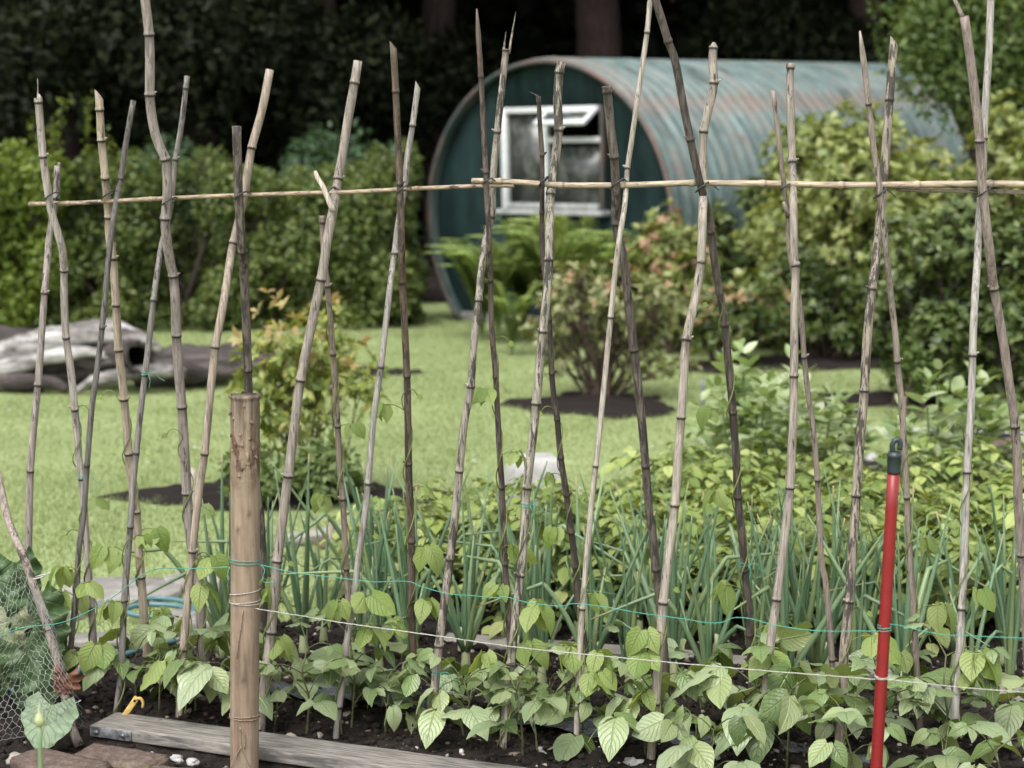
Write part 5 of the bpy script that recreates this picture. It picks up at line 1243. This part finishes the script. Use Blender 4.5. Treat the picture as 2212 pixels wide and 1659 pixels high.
# snap the nearest ray to each corner
for y_ in (wy0, wy1):
    for z_ in (wz0, wz1):
        k = min(range(len(inner)), key=lambda q_: (inner[q_][0] - y_) ** 2 + (inner[q_][1] - z_) ** 2); inner[k] = (y_, z_)
n = len(outer); V = [(0, a, b) for a, b in outer] + [(0, a, b) for a, b in inner] + [(.05, a, b) for a, b in inner]
j = np.arange(n); j2 = (j + 1) % n
g = Geo(); g.add(V, [np.stack([j, j2, j2 + n, j + n], 1), np.stack([j + n, j2 + n, j2 + 2 * n, j + 2 * n], 1)]); g.build('end_wall', M['teal'], hut, smooth=False)
g = Geo(); box_into(g, (.0, 0, .035), (.10, 2.0, .10), None, .01); g.build('base_plinth', M['slab'], hut)
# far end wall
V = [(10.5, a, b) for a, b in outer]; g = Geo(); g.add(V, [np.arange(n)[None, :]]); g.build('back_wall', M['teal'], hut, smooth=False)
wy0, wy1 = wy0 + .05, wy1 + .05
win = thing('window', None, None); win.parent = hut; win.location = (0, -.05, 0)
ww, hh_ = wy1 - wy0, wz1 - wz0; fw = .06
g = Geo(); X0 = -.025
box_into(g, (X0, wy1 - fw / 2, czw - .005), (.06, fw, hh_), None, .006)           # left stile
box_into(g, (X0, .06, czw - .005), (.055, fw * .9, hh_ - 2 * fw), None, .006)      # middle
box_into(g, (X0, 0, wz1 - fw * .4), (.062, ww - .1, fw * .8), None, .006)
box_into(g, (X0 + .002, (wy0 + .03) / 2 + .012, wz1 - .27), (.045, -wy0 + .0, .045), None, .004)   # transom
g.build('frame', M['white'], win)
g = Geo(); box_into(g, (X0, 0, wz0 + fw * .4), (.066, ww - .1, fw * .8), None, .006); g.build('bottom_rail', M['whitedirty'], win)
g = Geo(); box_into(g, (X0, wy0 + .0125, czw - .005), (.05, .025, hh_), None, .004); g.build('edge_strip', M['tealtrim'], win)
g = Geo(); box_into(g, (-.05, 0, wz0 - .025), (.12, ww + .08, .04), None, .006); g.build('sill', M['whitedirty'], win)
g = Geo(); box_into(g, (-.005, .30, czw - .005), (.006, .42, hh_ - .11)); g.build('pane', M['glass'], win)
g = Geo(); box_into(g, (-.003, -.245, wz0 + .275), (.006, .55, .46)); g.build('pane', M['glass'], win)
# opened top light, hinged along its upper edge
vh = .21; an = R(58); vx, vz = -math.sin(an), -math.cos(an); yv0, yv1 = wy0 + .03, .02
Mv = np.array([[vx, 0, vz], [0, 1, 0], [vz, 0, -vx]]).T    # columns: down-slope, across, normal
g = Geo(); hin = np.array([-.06, 0, wz1 - .03])
dn = np.array([vx, 0, vz])
for c_, sz in ((hin + dn * .02 + [0, (yv0 + yv1) / 2, 0], (.045, yv1 - yv0, .03)), (hin + dn * (vh - .02) + [0, (yv0 + yv1) / 2, 0], (.05, yv1 - yv0, .03)), (hin + dn * vh / 2 + [0, yv0 + .022, 0], (vh - .092, .045, .028)), (hin + dn * vh / 2 + [0, yv1 - .022, 0], (vh - .092, .045, .028))): box_into(g, c_, sz, Mv, .004)
g.build('vent_frame', M['white'], win)
g = Geo(); box_into(g, hin + dn * vh / 2 + [0, (yv0 + yv1) / 2, 0], (vh - .09, yv1 - yv0 - .09, .005), Mv); g.build('vent_pane', M['glass'], win)

# ------------------------------------------------------------------ driftwood logs
def log(ctrl, rads, mat, name, label, cat, seed, hollow=False, amp=.36):
    sp = smooth_path([np.array(c, float) for c in ctrl], .03); n = len(sp); L_ = np.linspace(0, 1, n); rad = np.interp(L_, np.linspace(0, 1, len(rads)), rads)
    tan = nrm(np.gradient(sp, axis=0)); ns = 36; aa = np.linspace(0, 2 * math.pi, ns, endpoint=False)
    fx = nrm(np.cross(tan, [0, 0, 1.0])); fy = np.cross(fx, tan)
    def skin(scale, off):
        V = []
        for k in range(n):
            for a in aa:
                q = Vector((L_[k] * 3 + seed, math.cos(a) * 1.1, math.sin(a) * 1.1)); nz = mnoise.noise(q) + .5 * mnoise.noise(q * 2.7) + .35 * abs(mnoise.noise(Vector((L_[k] * 4, math.cos(a) * 4 + seed, math.sin(a) * 4))))
                r = rad[k] * scale * (1 + amp * nz)
                V.append(sp[k] + fx[k] * math.cos(a) * r + fy[k] * math.sin(a) * r)
        return np.array(V)
    i = np.arange(n - 1)[:, None] * ns; j = np.arange(ns)[None, :]; j2 = (j + 1) % ns; q = np.stack([i + j, i + j2, i + ns + j2, i + ns + j], -1).reshape(-1, 4)
    V = skin(1.0, 0); t = thing(name, label, cat, sp[0] * np.array([1, 1, 0])); l0 = np.array(t.location); g = Geo()
    fs = [q, np.arange(ns)[::-1][None, :]]
    if not hollow: fs.append((np.arange(ns) + (n - 1) * ns)[None, :])
    g.add(V, fs)
    if hollow:
        Vi = skin(.72, 0); m0 = n - 14
        k = np.arange(ns); rimf = np.stack([k + (n - 1) * ns, (k + 1) % ns + (n - 1) * ns, (k + 1) % ns + n * ns, k + n * ns], 1)
        tot = np.vstack([V, Vi[(n - 1) * ns:]]); g2 = Geo(); g2.add(tot, [rimf])
        g.v[0] = V; g.add(tot[(n - 1) * ns:], [np.stack([k, (k + 1) % ns, (k + 1) % ns + ns, k + ns], 1)])
        ii = np.arange(13)[:, None] * ns; gi = Geo(); gi.add(Vi[m0 * ns:], [np.stack([ii + j2, ii + j, ii + ns + j, ii + ns + j2], -1).reshape(-1, 4), np.arange(ns)[None, :]]); gi.build('hollow', M['black'], t, l0).location = (0, 0, 0)
    g.build('trunk', M[mat], t, l0).location = (0, 0, 0); return t, l0
D = 11.3
t, l0 = log([P(-190, 812, D), P(-40, 808, D), P(90, 798, D), P(190, 786, D - .05), P(262, 776, D - .2), P(300, 774, D - .36)], [.12, .115, .12, .12, .115, .10], 'logdark', 'driftwood_log', 'huge bleached hollow driftwood log lying on the lawn at left', 'log', 3, True, amp=.5)
def limb(ctrl, rads, parent, l0, mat='log', seed=0, nm='root'):
    sp = smooth_path([np.array(c, float) for c in ctrl], .03); g = Geo(); rd_ = np.interp(np.linspace(0, 1, len(sp)), np.linspace(0, 1, len(rads)), rads) * (1 + .3 * np.array([mnoise.noise(Vector((q_[0] * 6, q_[2] * 9, 3.0))) for q_ in sp])); tube_into(g, sp, rd_, 18, wob=.07, squash=.8); g.build(nm, M[mat], parent, l0).location = (0, 0, 0)
limb([P(-160, 792, D - .1), P(-30, 778, D - .12), P(70, 752, D - .14), P(160, 728, D - .16), P(225, 722, D - .2), P(300, 732, D - .3), P(352, 758, D - .36)], [.05, .075, .085, .08, .06, .05, .02], t, l0)
limb([P(-140, 770, D), P(10, 760, D - .02), P(110, 735, D), P(190, 716, D), P(250, 712, D - .02), P(330, 738, D - .1)], [.05, .07, .08, .075, .06, .03], t, l0)
limb([P(-100, 808, D - .22), P(20, 792, D - .24), P(110, 770, D - .25), P(190, 760, D - .25), P(235, 770, D - .27)], [.035, .045, .05, .04, .02], t, l0)
limb([P(-60, 832, D - .2), P(40, 825, D - .28), P(110, 826, D - .3), P(148, 842, D - .3)], [.055, .06, .05, .03], t, l0, 'logdark')
limb([P(165, 846, D - .3), P(200, 824, D - .33), P(260, 812, D - .35), P(340, 800, D - .3), P(400, 806, D - .2)], [.025, .04, .045, .045, .03], t, l0)
limb([P(-120, 844, D - .1), P(0, 846, D - .15), P(90, 850, D - .2)], [.05, .05, .04], t, l0, 'logdark')
limb([P(330, 790, D - .15), P(420, 800, D - .15), P(470, 815, D - .15)], [.05, .05, .03], t, l0, 'logdark')
log([P(300, 800, D + .1), P(400, 790, D + .05), P(500, 778, D + .1), P(610, 776, D + .3)], [.13, .125, .10, .07], 'logdark', 'fallen_log', 'dark brown fallen log lying right of the bleached log', 'log', 9, amp=.45)
log([P(-160, 742, D + .9), P(40, 738, D + .8), P(130, 745, D + .7)], [.10, .10, .07], 'logdark', 'fallen_log', 'small dark log behind the bleached log at the left edge', 'log', 15)

# ------------------------------------------------------------------ shrubs, hedge and trees
def lobes(c, r, n, seed, flat=.8):
    if flat == 3:     # loose natural bush: uneven clumps, thinner towards the ground
        rs = np.random.default_rng(seed); out = []
        while len(out) < n:
            v = rs.uniform(-1, 1, 3)
            if v[0] ** 2 + v[1] ** 2 + (max(v[2], 0)) ** 2 * .9 > 1 or (v[2] < -.35 and rs.random() < .45): continue
            out.append((np.array(c) + v * np.array(r) * np.array([.9, .9, .82]), rs.uniform(.14, .30) * np.array(r)))
        return out
    if flat > 1:      # clipped, boxy hedge: clumps fill the whole block down to the ground
        rs = np.random.default_rng(seed); out = []
        for k in range(n):
            v = np.array([rs.uniform(-.85, .85), rs.uniform(-.8, .5), rs.uniform(-.95, .74)])
            out.append((np.array(c) + v * np.array(r), rs.uniform(.24, .40) * np.array(r) * np.array([1, .9, .85])))
        return out
    """uneven set of clump centres inside an ellipsoid c, r"""
    rs = np.random.default_rng(seed); out = []
    for k in range(n):
        v = nrm(rs.standard_normal(3)); v[2] = abs(v[2]) * .9 - .15 if rs.random() < .8 else v[2] * .6
        out.append((np.array(c) + v * np.array(r) * rs.uniform(.45, .82), rs.uniform(.26, .46) * np.array(r)))
    return out
def crown(g, c, r, n_leaf, size, T, seed, nl=14, inner=.35, upb=.5, flat=.8):
    rs = np.random.default_rng(seed); L_ = lobes(c, r, nl, seed, flat); per = n_leaf // nl
    for lc, lr in L_:
        v = nrm(rs.standard_normal((per, 3))); rad = np.where(rs.random(per) < inner, rs.random(per) ** .5, rs.uniform(.82, 1.1, per))
        pos = lc + v * lr * rad[:, None]; ok = pos[:, 2] > .03; pos, v2 = pos[ok], v[ok]
        d = v2 * .7 + nrm(rs.standard_normal(pos.shape)) * .9 + np.array([0, 0, -.1]); up = v2 + np.array([0, 0, upb]) + rs.normal(0, .4, pos.shape)
        place(g, T, pos, d, up, size * rs.uniform(.6, 1.3, len(pos)))
def rosettes(g, c, r, n_ros, size, T, seed, nl=14, per=7, region=None, flat=.8):
    """leaves in whorls at the twig ends, as azaleas hold them"""
    rs = np.random.default_rng(seed); L_ = lobes(c, r, nl, seed, flat); k = n_ros // nl; Ps = []
    for lc, lr in L_:
        v = nrm(rs.standard_normal((k, 3))); rad = np.where(rs.random(k) < .3, rs.random(k) ** .5, rs.uniform(.85, 1.12, k))
        pos = lc + v * lr * rad[:, None]; ax = nrm(v + np.array([0, 0, .7]) + rs.normal(0, .3, v.shape)); ok = pos[:, 2] > .04
        if region is not None: ok &= region(pos, rs)
        pos, ax = pos[ok], ax[ok]; Ps.append(pos)
        for q in range(per):
            a = q * 2 * math.pi / per + rs.uniform(0, 6, len(pos)); x = nrm(np.cross(ax, rs.standard_normal(ax.shape))); y = np.cross(ax, x)
            rd = x * np.cos(a)[:, None] + y * np.sin(a)[:, None]; d = rd + ax * rs.uniform(.15, .9, (len(pos), 1))
            place(g, T, pos, d, ax + rs.normal(0, .2, ax.shape), size * rs.uniform(.65, 1.2, len(pos)))
    return L_
def stems(base, L_, r0, seed, zlift=0):
    g = Geo(); rs = np.random.default_rng(seed)
    for lc, lr in L_:
        b = np.array(base, float) + np.array([rs.normal(0, .05), rs.normal(0, .05), -.02]); m = b + (lc - b) * np.array([.4, .4, .45]) + rs.normal(0, .04, 3)
        sp = smooth_path([b, m, lc], .06); tube_into(g, sp, np.linspace(r0, r0 * .3, len(sp)), 6, False)
        for k in range(3):
            e = lc + nrm(rs.standard_normal(3)) * lr * .8; q = sp[int(len(sp) * .6)]; p_ = smooth_path([q, (q + e) / 2 + rs.normal(0, .03, 3), e], .08); tube_into(g, p_, np.linspace(r0 * .4, r0 * .15, len(p_)), 5, False)
    return g
def shrub(name, label, cat, px0, px1, pyt, pyb, d, mat, n, size, T=SMALL_T, seed=0, ros=True, nl=14, per=7, tips=None, group=None, depth=None, lift=0.0, stem_r=.012, inner=.35, flat=.8):
    x0, x1 = XW(px0, d), XW(px1, d); zt_ = P(1100, pyt, d)[2]; zb = max(0.0, lift)
    c = np.array([(x0 + x1) / 2, d, zb + (zt_ - zb) * .52]); r = np.array([(x1 - x0) / 2 * .98, (depth or (x1 - x0) / 2 * .8), (zt_ - zb) * .56])
    t = thing(name, label, cat, (c[0], d, 0), 0, group); l0 = np.array([c[0], d, 0]); gl = Geo()
    if ros: L_ = rosettes(gl, c, r, n, size, T, seed, nl, per, None, flat)
    else: crown(gl, c, r, n, size, T, seed, nl, inner, .5, flat); L_ = lobes(c, r, nl, seed, flat)
    gs = stems((c[0], d, 0), L_, stem_r, seed + 1); gs.build('stem', M['twig'] if stem_r < .02 else M['bark'], t, l0).location = (0, 0, 0)
    if tips:
        gl.cur = 1; rosettes(gl, c + np.array([0, -.02, r[2] * tips[2]]), r * 1.02, tips[1], size * .9, T, seed, nl, 6, region=lambda p, rs: rs.random(len(p)) < tips[3])
    gl.build('foliage', [M[mat]] + ([M[tips[0]]] if tips else []), t, l0).location = (0, 0, 0)
    return t
# mid-lawn shrubs
shrub('pieris_shrub', 'airy yellow green shrub with orange tips in the mulch bed right of the post', 'shrub', 480, 850, 655, 1085, 7.8, 'pieris', 300, .06, seed=3, nl=20, per=6, tips=('tips_soft', 90, .4, .45), depth=.30, stem_r=.006, lift=.12)
shrub('leafy_herb', 'blue green leafy plant at the foot of the yellow green shrub, left side', 'herb', 450, 620, 985, 1085, 7.5, 'herb', 900, .06, seed=4, ros=False, nl=9, depth=.18, stem_r=.004)
shrub('leafy_herb', 'blue green leafy plant at the foot of the yellow green shrub, right side', 'herb', 610, 850, 950, 1090, 7.55, 'herb', 1200, .06, seed=5, ros=False, nl=9, depth=.18, stem_r=.004)
shrub('azalea_bush', 'olive azalea bush with bare forked stems in a dark bed before the hut', 'shrub', 1110, 1500, 555, 862, 10.75, 'acer', 560, .06, seed=6, nl=34, per=6, flat=3, tips=('tips', 70, .3, .4), lift=.12, stem_r=.013, depth=.42)
shrub('azalea_bush', 'green azalea with peach young leaves beside the hut right corner', 'shrub', 1350, 1590, 440, 760, 13.0, 'rhodo', 620, .075, seed=7, nl=14, tips=('tips', 120, .12, .6), depth=.4)
shrub('azalea_bush', 'low orange leaved azalea right of the olive azalea', 'shrub', 1470, 1720, 600, 745, 12.2, 'rhodo_dark', 420, .07, seed=8, nl=12, tips=('tips', 130, .05, .6), depth=.4)
shrub('rhododendron', 'large yellow green rhododendron covering the hut roof at right', 'shrub', 1560, 2150, 262, 742, 13.4, 'rhodo', 5200, .08, seed=10, nl=84, depth=1.0, stem_r=.03, flat=3)
shrub('rhododendron', 'dark green rhododendron with shaded stems at the right edge', 'shrub', 1870, 2320, 430, 870, 10.4, 'rhodo_dark', 2900, .065, seed=12, nl=50, depth=.6, stem_r=.022, flat=3)
shrub('rhododendron', 'yellow green rhododendron behind the dark one at the right edge', 'shrub', 1990, 2420, 268, 760, 13.4, 'rhodo', 3600, .08, seed=14, nl=60, depth=.8, stem_r=.03, flat=3)
shrub('rhododendron', 'mid green bush low behind the crooked pale cane', 'shrub', 1480, 1780, 380, 730, 14.2, 'rhodo_dark', 1500, .075, seed=15, nl=28, depth=.6, stem_r=.02, flat=3)
shrub('rhododendron', 'dark low bush under the large yellow green rhododendron', 'shrub', 1640, 1960, 520, 752, 12.6, 'rhodo_dark', 1300, .07, seed=17, nl=26, depth=.4, stem_r=.016, flat=3)
shrub('young_shrub', 'small bushy green plant on the lawn behind the slim pointed cane', 'shrub', 1925, 2020, 740, 880, 9.9, 'mid_tree', 700, .045, seed=16, ros=False, nl=9, depth=.12, stem_r=.005)
# hedge along the left, built of separate bushes
HG = 'hedge bushes behind the lawn'
HED = [(-90, 130, 345, 715, 14.6, 'hedge_bright', 'bright yellow green hedge bush at the left edge'), (90, 330, 365, 712, 14.9, 'hedge', 'green hedge bush behind the second cane pair'), (290, 520, 372, 710, 15.0, 'hedge', 'green hedge bush behind the thick wavy cane'), (480, 700, 380, 708, 15.1, 'hedge', 'green hedge bush behind the top of the wooden post'), (650, 860, 385, 706, 15.2, 'hedge', 'green hedge bush behind the thick speckled cane'), (790, 888, 350, 700, 15.4, 'hedge', 'green hedge bush beside the hut left side')]
for k, (a, b, t_, bt, d, m, lab) in enumerate(HED):
    shrub('hedge_bush', lab, 'hedge', a - 25, b + 25, t_ - 12, bt, d, m, 22000, .05, ROUND_T, 30 + k, False, 40, group=HG, depth=.6, stem_r=.03, inner=.25, flat=2)
shrub('dark_shrub', 'dense blue green shrub rising over the hedge left of the hut', 'shrub', 590, 930, 270, 700, 17.2, 'fernery', 9000, .085, SMALL_T, 41, False, 22, depth=.8, stem_r=.03)
shrub('dark_shrub', 'blue green shrub behind the hedge at the thick wavy cane', 'shrub', 240, 480, 318, 700, 16.3, 'fernery', 6000, .08, SMALL_T, 43, False, 18, depth=.7, stem_r=.03)
# tall wispy shoots out of the bright bush
for px, y0, d, lab in ((72, 262, 14.4, 'wispy shoot above the hedge left of the leftmost cane'), (138, 215, 14.5, 'tallest wispy shoot above the hedge right of the leftmost cane'), (188, 210, 14.5, 'wispy shoot above the hedge left of the smooth tan cane'), (105, 268, 14.4, 'short wispy shoot above the hedge behind the leftmost pair'), (232, 290, 14.5, 'short wispy shoot above the hedge right of the smooth tan cane')):
    a = P(px + random.uniform(-15, 15), 420, d); b = P(px, y0, d); t = thing('hedge_shoot', lab, 'shoot', a, 0, 'wispy shoots over the hedge'); gl, gs = Geo(), Geo()
    sp = smooth_path([a, (a + b) / 2 + rng.normal(0, .03, 3), b], .03); tube_into(gs, sp, np.linspace(.006, .002, len(sp)), 5)
    pos = np.repeat(sp, 4, 0) + rng.normal(0, .025, (len(sp) * 4, 3)); place(gl, ROUND_T, pos, rdir(len(pos)) + np.array([0, 0, .3]), rdir(len(pos)) * .5 + np.array([0, 0, 1]), rng.uniform(.03, .055, len(pos)))
    gs.build('stem', M['twig'], t, a).location = (0, 0, 0); gl.build('foliage', M['hedge_bright'], t, a).location = (0, 0, 0)
# ferns before the hut
def fern(px, py, d, h, nf, seed, label):
    rs = np.random.default_rng(seed); b = np.array([XW(px, d), d, 0.0]); t = thing('fern', label, 'fern', b, 0, 'ferns before the hut'); gl, gs = Geo(), Geo()
    for k in range(nf):
        a = rs.uniform(0, 2 * math.pi); dr = np.array([math.cos(a), math.sin(a), 0]); ln = h * rs.uniform(.75, 1.1); sp_ = rs.uniform(.16, .48)
        sp = smooth_path([np.zeros(3), dr * ln * sp_ * .3 + np.array([0, 0, ln * .62]), dr * ln * sp_ * .8 + np.array([0, 0, ln * .95]), dr * ln * sp_ * 1.35 + np.array([0, 0, ln * .98])], .02)
        tube_into(gs, sp, np.linspace(.006, .0015, len(sp)), 4, False); m = len(sp); side = np.cross(dr, [0, 0, 1.0]); tan = nrm(np.gradient(sp, axis=0))
        idx = np.arange(int(m * .22), m); w_ = np.sin(np.clip((idx - m * .2) / (m * .8), .02, 1) * math.pi * .93 + .15)
        for sg in (-1, 1): place(gl, FERN_T, sp[idx], side * sg + tan[idx] * .45 + np.array([0, 0, -.1]), np.array([0, 0, 1.0]), .02 + .15 * h * w_)
    gs.build('stem', M['potato_stem'], t); gl.build('fronds', M['fern'], t)
for a in ((1130, 690, 14.2, .88, 28, 1, 'large green fern under the left half of the hut window'), (1245, 690, 13.9, .9, 28, 2, 'large green fern under the right half of the hut window'), (1345, 690, 13.7, .82, 22, 3, 'green fern near the hut right corner'), (1040, 690, 14.0, .72, 20, 4, 'small pale fern at the hut left corner'), (1075, 700, 13.7, .75, 24, 8, 'fern left of the two large ferns under the window'), (1290, 705, 13.3, .75, 20, 9, 'fern in front of the right large fern under the window'), (1190, 700, 13.4, .85, 26, 7, 'middle fern between the two large ferns under the window'), (1105, 720, 12.9, .5, 14, 6, 'low fern on the lawn before the hut wall')): fern(*a)
# lighter tree at the upper right
t = thing('leafy_tree', 'light green leafy tree overhanging the hut at the upper right', 'tree', (XW(2190, 15.8), 15.8, 0)); l0 = np.array(t.location); gl = Geo()
c = np.array([XW(2140, 15.6), 15.6, 2.4]); crown(gl, c, np.array([.92, .8, 1.4]), 19000, .075, SMALL_T, 51, 34, .3); gl.build('crown', M['mid_tree'], t, l0).location = (0, 0, 0)
gs = stems(l0, lobes(c, np.array([.92, .8, 1.4]), 12, 51), .06, 52); gs.build('trunk', M['bark'], t, l0).location = (0, 0, 0)
# dark wood: trees with their own trunks under a shut canopy
def dark_tree(px, d, tr, crowns, seed, label, n=5000):
    x = XW(px, d); t = thing('dark_tree', label, 'tree', (x, d, 0), 0, 'dark trees of the wood'); l0 = np.array([x, d, 0]); g = Geo(); rs = np.random.default_rng(seed)
    sp = smooth_path([np.array([x, d, -.1]), np.array([x + rs.normal(0, .06), d, 2]), np.array([x + rs.normal(0, .1), d, 4.5]), np.array([x + rs.normal(0, .2), d, 9])], .2)
    tube_into(g, sp, np.linspace(tr * 1.15, tr * .7, len(sp)), 14, wob=.04)
    gl = Geo()
    for (cx, cy, cz, rx, ry, rz) in crowns:
        c = np.array([x + cx, d + cy, cz]); crown(gl, c, np.array([rx, ry, rz]), n, .12, SMALL_T, seed + int(cz * 10), 18, .3)
        e = smooth_path([sp[int(len(sp) * .4)], (sp[int(len(sp) * .4)] + c) / 2 + np.array([0, 0, .3]), c], .2); tube_into(g, e, np.linspace(tr * .35, .02, len(e)), 7, False)
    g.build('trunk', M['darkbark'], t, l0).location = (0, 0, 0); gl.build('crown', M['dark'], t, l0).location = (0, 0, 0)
dark_tree(1302, 21.5, .26, [(-1.2, .8, 5.6, 1.8, 1.5, 1.2), (1.5, .5, 5.8, 1.9, 1.5, 1.1)], 61, 'dark reddish tree trunk rising behind the hut roof')
dark_tree(150, 19.5, .2, [(.3, -.6, 2.3, 1.9, 1.1, 1.5), (-.9, 0, 4.4, 1.8, 1.4, 1.3)], 62, 'dark leafy tree behind the hedge at the far left', 9000)
dark_tree(430, 20.2, .2, [(0, -.8, 2.3, 1.6, 1.0, 1.5), (.5, 0, 4.4, 1.7, 1.3, 1.3)], 63, 'dark leafy tree behind the thick wavy cane', 9000)
dark_tree(700, 21.0, .2, [(.2, -.7, 2.0, 1.5, 1.0, 1.5), (.3, 0, 4.3, 1.7, 1.3, 1.3)], 64, 'dark leafy tree behind the thick speckled cane top', 8000)
dark_tree(960, 22.0, .2, [(-.2, -.4, 1.9, 1.2, 1.0, 1.4), (.3, 0, 4.6, 1.6, 1.3, 1.3)], 65, 'dark leafy tree left behind the hut', 6000)
dark_tree(1620, 22.5, .22, [(.2, -.3, 2.6, 1.2, 1.0, .8), (.3, 0, 4.8, 1.9, 1.3, 1.2)], 66, 'dark leafy tree behind the middle of the hut roof', 6000)
dark_tree(1860, 22.0, .22, [(.0, .3, 2.2, 1.6, 1.0, 1.2), (.3, 0, 4.6, 1.9, 1.3, 1.2)], 67, 'dark leafy tree behind the far end of the hut', 7000)
dark_tree(2120, 25.0, .2, [(.2, 0, 2.0, 1.6, 1.0, 1.6), (.3, 0, 4.4, 1.9, 1.3, 1.2)], 68, 'dark leafy tree behind the light green tree', 7000)
# the wood beyond: one mass of foliage, with an unseen canopy added overhead to block the sky
gl = Geo(); nW = 42000
pos = np.stack([rng.uniform(-11, 15, nW), rng.uniform(25, 27.5, nW), rng.uniform(0, 10, nW)], 1); place(gl, ROUND_T, pos, rdir(nW), rdir(nW) + np.array([0, -1, .5]), rng.uniform(.25, .5, nW))
nW = 52000
pos = np.stack([rng.uniform(-12, 16, nW), rng.uniform(18.6, 28, nW), rng.uniform(0, 1, nW)], 1); pos[:, 2] = 5.2 + pos[:, 2] * 2.8 + .5 * np.sin(pos[:, 0] * 1.7) - .35 * (vnoise(pos[:, 0], pos[:, 1], 1.5, 3))
place(gl, ROUND_T, pos, rdir(nW), rdir(nW) + np.array([0, 0, 1.0]), rng.uniform(.25, .5, nW))
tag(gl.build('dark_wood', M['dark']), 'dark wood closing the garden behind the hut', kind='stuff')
g = Geo(); g.add([(-30, 28.5, -.1), (34, 28.5, -.1), (34, 36, 14), (-30, 36, 14), (34, 60, 16), (-30, 60, 16)], np.array([[0, 1, 2, 3], [3, 2, 4, 5]])); tag(g.build('sky_block_bank', M['mulch']), 'dark bank added behind the wood to block the low sky', kind='structure')  # added bank, closes off sky gaps behind the foliage
g = Geo(); g.add([(-14, 17.2, .02), (18, 17.2, .02), (18, 40, .02), (-14, 40, .02)], np.array([[0, 1, 2, 3]])); tag(g.build('wood_floor', M['mulch']), 'dark leaf litter under the wood', kind='structure')
